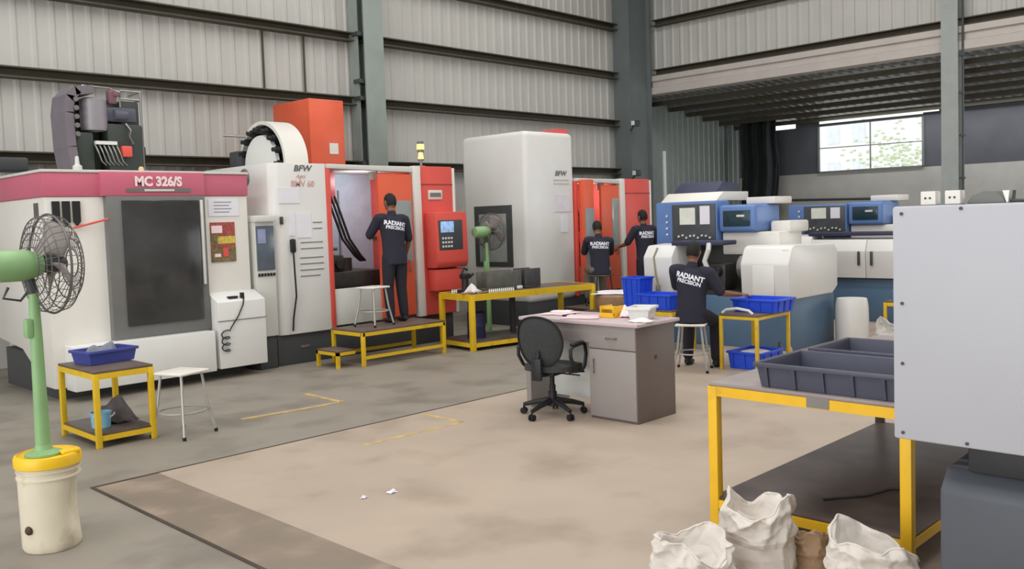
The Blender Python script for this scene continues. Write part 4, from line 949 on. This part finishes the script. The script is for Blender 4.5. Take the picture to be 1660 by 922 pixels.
# ================================================================== PEOPLE
def remesh(bm, voxel, smooth_n, name):
    me = bpy.data.meshes.new(name); bm.to_mesh(me); bm.free(); o = bpy.data.objects.new(name, me); C.objects.link(o)
    md = o.modifiers.new('r', 'REMESH'); md.mode = 'VOXEL'; md.voxel_size = voxel
    ms = o.modifiers.new('s', 'SMOOTH'); ms.factor = .5; ms.iterations = smooth_n
    dg = bpy.context.evaluated_depsgraph_get(); me2 = bpy.data.meshes.new_from_object(o.evaluated_get(dg)); me2.name = name
    bpy.data.objects.remove(o); bpy.data.meshes.remove(me); return me2
def cap_chain(mb, pts, rs, n=14, sub=5):
    P = [V(p) for p in pts]; out, ro = [], []
    for i in range(len(P)-1):
        for k_ in range(sub): f_ = k_/sub; out.append(P[i].lerp(P[i+1], f_)); ro.append(rs[i]*(1-f_)+rs[i+1]*f_)
    out.append(P[-1]); ro.append(rs[-1])
    d0 = (out[0]-out[1]).normalized(); d1 = (out[-1]-out[-2]).normalized()
    pre = [out[0]+d0*ro[0]*sin(a) for a in (1.35, .9, .45)]; prr = [ro[0]*cos(a) for a in (1.35, .9, .45)]
    po_ = [out[-1]+d1*ro[-1]*sin(a) for a in (.45, .9, 1.35)]; por = [ro[-1]*cos(a) for a in (.45, .9, 1.35)]
    mb.tube(pre+out+po_, prr+ro+por, n)
def loft(mb, secs, n=24):
    # secs: (centre, side vector, fwd vector, half width, half depth)
    rings = []
    for c_, sd, fw, a, b in secs:
        rings.append([mb.bm.verts.new(V(c_)+V(sd)*a*(abs(cos(t))**.85*(1 if cos(t) > 0 else -1))+V(fw)*b*sin(t)) for t in [2*pi*i/n for i in range(n)]])
    for A, B in zip(rings, rings[1:]):
        for k_ in range(n): mb.bm.faces.new((A[k_], A[(k_+1) % n], B[(k_+1) % n], B[k_]))
    mb.bm.faces.new(rings[0][::-1]); mb.bm.faces.new(rings[-1])
def hand(mb, wrist, d, palm_n, s=1, grip=.5, thumb_side=1):
    # d: direction of the hand, palm_n: palm normal (towards what it touches)
    d = V(d).normalized(); pn = V(palm_n); pn = (pn-d*pn.dot(d)).normalized(); sd = d.cross(pn)*thumb_side
    w_ = V(wrist)
    for k_ in (-1, -.33, .33, 1): cap_chain(mb, [w_+sd*k_*.012, w_+d*.085+sd*k_*.031], [.016, .0135], 8, 3)
    for i, (k_, ln) in enumerate(((1, .07), (.34, .08), (-.33, .075), (-1, .058))):
        b0 = w_+d*.085+sd*k_*.03
        g = grip*.9; p1 = b0+(d*cos(g)+pn*sin(g))*ln*.45; p2 = p1+(d*cos(2*g)+pn*sin(2*g))*ln*.32; p3 = p2+(d*cos(2.8*g)+pn*sin(2.8*g))*ln*.25
        cap_chain(mb, [b0, p1, p2, p3], [.0098, .009, .0083, .0072], 8, 3)
    b0 = w_+d*.025+sd*.025; p1 = b0+(d*.6+sd*.75+pn*.25).normalized()*.04; p2 = p1+(d*.85+sd*.3+pn*.35).normalized()*.03
    cap_chain(mb, [b0, p1, p2], [.013, .0105, .0085], 8, 3)
def person(label, loc, rz, J, trousers=None, tilt=0, prt=True, text_rot=0, shirt_len=.0):
    r = thing('person', label, 'person', loc, rz)
    S = {k_: V(v) for k_, v in J.items() if isinstance(v, tuple)}
    fw = V((1, 0, 0))
    def sdv(a, b): v = (b-a); v.normalize(); return v
    hipc = (S['hipL']+S['hipR'])/2; shc = (S['shL']+S['shR'])/2
    sd_h = sdv(S['hipR'], S['hipL']); sd_s = sdv(S['shR'], S['shL'])
    spine = (shc-hipc).normalized(); fw_s = sd_s.cross(spine).normalized(); fw_h = sd_h.cross(spine).normalized()
    neck, head = S['neck'], S['head']; hd = (head-neck).normalized(); hf = V(J.get('face', fw_s)); hf = (hf-hd*hf.dot(hd)).normalized(); hs = hd.cross(hf)
    # body: one continuous skin surface
    mb = MB()
    def at(f_): return hipc.lerp(shc, f_)
    prof = [(-.16, .15, .10), (0, .155, .11), (.2, .145, .1), (.45, .14, .1), (.7, .16, .105), (.88, .165, .1), (1.0, .13, .075), (1.08, .06, .05)]
    loft(mb, [(at(f_), sd_h.lerp(sd_s, max(0, min(1, f_))), fw_h.lerp(fw_s, max(0, min(1, f_))), a, b) for f_, a, b in prof])
    cap_chain(mb, [shc+spine*.0, neck, head-hd*.03], [.058, .054, .052], 14)
    rot = Matrix((hf, hs, hd)).transposed().to_4x4()
    mb.ell(head+hd*.0, .098, .076, .115, 24, 16, rot); mb.ell(head+hf*.03-hd*.055, .062, .055, .06, 18, 12, rot)
    mb.ell(head+hf*.1-hd*.018, .016, .013, .024, 10, 8, rot)
    mb.ell(head+hf*.083-hd*.062, .012, .024, .008, 10, 8, rot); mb.ell(head+hf*.081-hd*.075, .012, .02, .008, 10, 8, rot)
    for s_ in (-1, 1): mb.ell(head+hs*s_*.078-hd*.01-hf*.005, .02, .011, .031, 10, 8, rot)
    for L_ in 'LR':
        sh, el, wr = S['sh'+L_], S['el'+L_], S['wr'+L_]
        cap_chain(mb, [sh, sh.lerp(el, .4), el, el.lerp(wr, .3), wr], [.05, .046, .038, .037, .025])
        hd_ = V(J.get('hd'+L_, (wr-el))); hand(mb, wr, hd_, J.get('pn'+L_, (0, 0, -1)), 1, J.get('grip', .5), J.get('ts'+L_, 1 if L_ == 'L' else -1))
        hp, kn, an = S['hip'+L_], S['kn'+L_], S['an'+L_]
        cap_chain(mb, [hp, hp.lerp(kn, .4), kn, kn.lerp(an, .35), an], [.082, .07, .05, .05, .034])
        cap_chain(mb, [an, an+V(J.get('toe', (1, 0, 0)))*.1-V((0, 0, an.z-J['foot']-.03))], [.034, .028])
    me = remesh(mb.bm, .0065, 3, 'body'); me.materials.append(skin_m); me.polygons.foreach_set('use_smooth', [True]*len(me.polygons))
    o = bpy.data.objects.new('body', me); C.objects.link(o); o.parent = r
    # hair: cap over crown and back of the head
    t = bmesh.new(); bmesh.ops.create_uvsphere(t, u_segments=32, v_segments=24, radius=1)
    kill = []
    for v in t.verts:
        x, y, z = v.co
        if (x > .35 and z < .55-.1*x) or z < -.62 or (x > -.1 and z < .0): kill.append(v)
    bmesh.ops.delete(t, geom=kill, context='VERTS')
    t.transform(Matrix.Translation(head-hf*.006+hd*.006) @ rot @ Matrix.Diagonal((.104, .082, .12, 1)))
    mh = MB(); mh._merge(t); mh.build('hair', hair_m, r, smooth=80, local=True, solid=.016)
    for s_ in (-1, 1): MB().ell(head+hf*.088+hs*s_*.032+hd*.008, .008, .012, .006, 10, 8, rot).build('eye', hair_m, r, local=True)
    # shirt
    mb = MB()
    prof = [(-.2-shirt_len, .172, .13), (-.05, .172, .13), (.2, .165, .125), (.45, .165, .122), (.7, .182, .125), (.88, .19, .118), (.98, .165, .095), (1.06, .085, .07)]
    loft(mb, [(at(f_), sd_h.lerp(sd_s, max(0, min(1, f_))), fw_h.lerp(fw_s, max(0, min(1, f_))), a, b) for f_, a, b in prof])
    for L_ in 'LR':
        sh, el = S['sh'+L_], S['el'+L_]; cap_chain(mb, [shc.lerp(sh, .6), sh, sh.lerp(el, .5), sh.lerp(el, .88)], [.075, .074, .068, .064])
    cap_chain(mb, [neck-hd*.05, neck-hd*.015], [.066, .062])
    me = remesh(mb.bm, .009, 4, 'shirt'); me.materials.append(shirt_m); me.polygons.foreach_set('use_smooth', [True]*len(me.polygons))
    so = bpy.data.objects.new('shirt', me); C.objects.link(so); so.parent = r
    # trousers
    mb = MB()
    loft(mb, [(at(f_), sd_h, fw_h, a, b) for f_, a, b in ((-.2, .16, .118), (-.08, .166, .124), (.08, .16, .118), (.14, .155, .112))])
    for L_ in 'LR':
        hp, kn, an = S['hip'+L_], S['kn'+L_], S['an'+L_]
        cap_chain(mb, [hp, hp.lerp(kn, .4), kn, kn.lerp(an, .4), an+(kn-an).normalized()*.03], [.098, .092, .074, .07, .062])
    me = remesh(mb.bm, .009, 4, 'trousers'); me.materials.append(trousers or trouser_m); me.polygons.foreach_set('use_smooth', [True]*len(me.polygons))
    tr = bpy.data.objects.new('trousers', me); C.objects.link(tr); tr.parent = r
    for L_ in 'LR':
        an = S['an'+L_]; toe = V(J.get('toe', (1, 0, 0))); mb = MB(); z0 = J['foot']
        b = V((an.x, an.y, z0))
        mb.ell(b+toe*.06+V((0, 0, .032)), .135, .048, .032, 18, 10, Matrix((toe, V((0, 0, 1)).cross(toe), V((0, 0, 1)))).transposed().to_4x4())
        mb.ell(b+V((0, 0, .05)), .06, .045, .05, 14, 10)
        for v in mb.bm.verts: v.co.z = max(v.co.z, z0+.002)
        mb.build('shoe', shoe_m, r, smooth=80, local=True)
    # print on the back
    bvh = BVHTree.FromPolygons([v.co.copy() for v in so.data.vertices], [tuple(p.vertices) for p in so.data.polygons])
    xd = -sd_s; yd = spine; n = xd.cross(yd); ca, sa = cos(text_rot), sin(text_rot); xd, yd = xd*ca+yd*sa, -xd*sa+yd*ca
    c0 = at(.86)
    lettering('RADIANT', .082, print_w, c0, xd, r, 'back_print', yd, bold=.035, sx=.92, onto=bvh, local=True)
    lettering('PRECISION', .062, print_w, c0-yd*.062, xd, r, 'back_print', yd, bold=.03, sx=.92, onto=bvh, local=True)
    return r
# man on the platform, standing at the red machine (faces +y in the world, local +x)
person('man in navy shirt standing on the yellow platform, working at the open red machine', (7.62, 9.72, .457), R(84), dict(
    hipL=(0, .09, .88), hipR=(0, -.09, .88), shL=(.05, .195, 1.41), shR=(.03, -.195, 1.39), neck=(.055, -.01, 1.49), head=(.10, -.02, 1.63), face=(1, .1, -.35),
    elL=(.20, .27, 1.17), wrL=(.42, .08, 1.16), elR=(.05, -.27, 1.10), wrR=(.16, -.27, .87), pnL=(0, -.5, -1), pnR=(.3, 1, 0), hdR=(.25, 0, -1),
    knL=(.03, .10, .47), knR=(.02, -.10, .47), anL=(-.02, .11, .08), anR=(-.0, -.12, .08), foot=0, grip=.6), text_rot=-.12)
# man seated at the orange machine
person('man in navy shirt seated on a dark stool at the orange machine', (11.85, 9.55, .30), R(52), dict(
    hipL=(0, .09, .60), hipR=(0, -.09, .60), shL=(.10, .19, 1.10), shR=(.08, -.19, 1.08), neck=(.12, 0, 1.18), head=(.19, 0, 1.31), face=(1, 0, -.45),
    elL=(.28, .22, .88), wrL=(.5, .14, .92), elR=(.25, -.24, .86), wrR=(.48, -.16, .88), pnL=(0, -.4, -1), pnR=(0, .4, -1),
    knL=(.42, .12, .60), knR=(.42, -.12, .58), anL=(.44, .13, .10), anR=(.40, -.13, .10), foot=.0, grip=.6), trousers=trouser_tan)
# man standing further back
person('man in navy shirt standing beside the orange machine column, further back', (12.9, 9.38, .13), R(75), dict(
    hipL=(0, .09, .88), hipR=(0, -.09, .88), shL=(.03, .195, 1.42), shR=(.03, -.195, 1.42), neck=(.04, 0, 1.50), head=(.07, 0, 1.64), face=(1, 0, -.25),
    elL=(.14, .30, 1.18), wrL=(.36, .3, 1.12), elR=(.05, -.29, 1.14), wrR=(.16, -.3, .9), pnL=(0, -.5, -1), pnR=(.3, 1, 0), hdR=(.3, 0, -1),
    knL=(.02, .10, .47), knR=(.02, -.10, .47), anL=(-.02, .11, .08), anR=(-.0, -.12, .08), foot=0, grip=.5))
# man seated at the nearest lathe, arm stretched to the blue bin
person('man in navy shirt seated on a white stool at the nearest lathe, arm reaching right', (8.72, 5.72, .006), R(18), dict(
    hipL=(0, .09, .64), hipR=(0, -.09, .64), shL=(.06, .2, 1.15), shR=(.06, -.2, 1.11), neck=(.08, .0, 1.22), head=(.12, -.01, 1.355), face=(1, -.1, -.35),
    elL=(.26, .24, .93), wrL=(.46, .14, .88), elR=(.10, -.32, .88), wrR=(.34, -.47, .845), pnL=(0, -.4, -1), pnR=(0, 0, -1), hdR=(.8, -.6, -.05),
    knL=(.42, .14, .56), knR=(.38, -.18, .53), anL=(.36, .15, .09), anR=(.30, -.2, .09), foot=.0, grip=.35), text_rot=-.16)
# platform under the two men at the orange machine
pp = thing('operator_platform', 'dark pallet platform in front of the orange machine, under two workers', 'platform', (12.3, 9.5, 0))
MB().box(11.4, 12.6, 9.1, 10.0, .27, .298, .004).build('deck', board, pp)
for x in (11.45, 11.95, 12.45): MB().box(x, x+.08, 9.12, 9.98, 0, .27, .004).build('runner', board, pp)
pq = thing('floor_pallet', 'low wooden pallet under the standing worker further back', 'pallet', (12.95, 9.4, 0))
m = MB()
for i in range(6): m.box(12.65, 13.3, 9.0+.125*i, 9.1+.125*i, .1, .128, .003)
m.build('deck', wood_m, pq)
for x in (12.66, 12.94, 13.2): MB().box(x, x+.08, 9.0, 9.72, 0, .1, .003).build('runner', wood_m, pq)
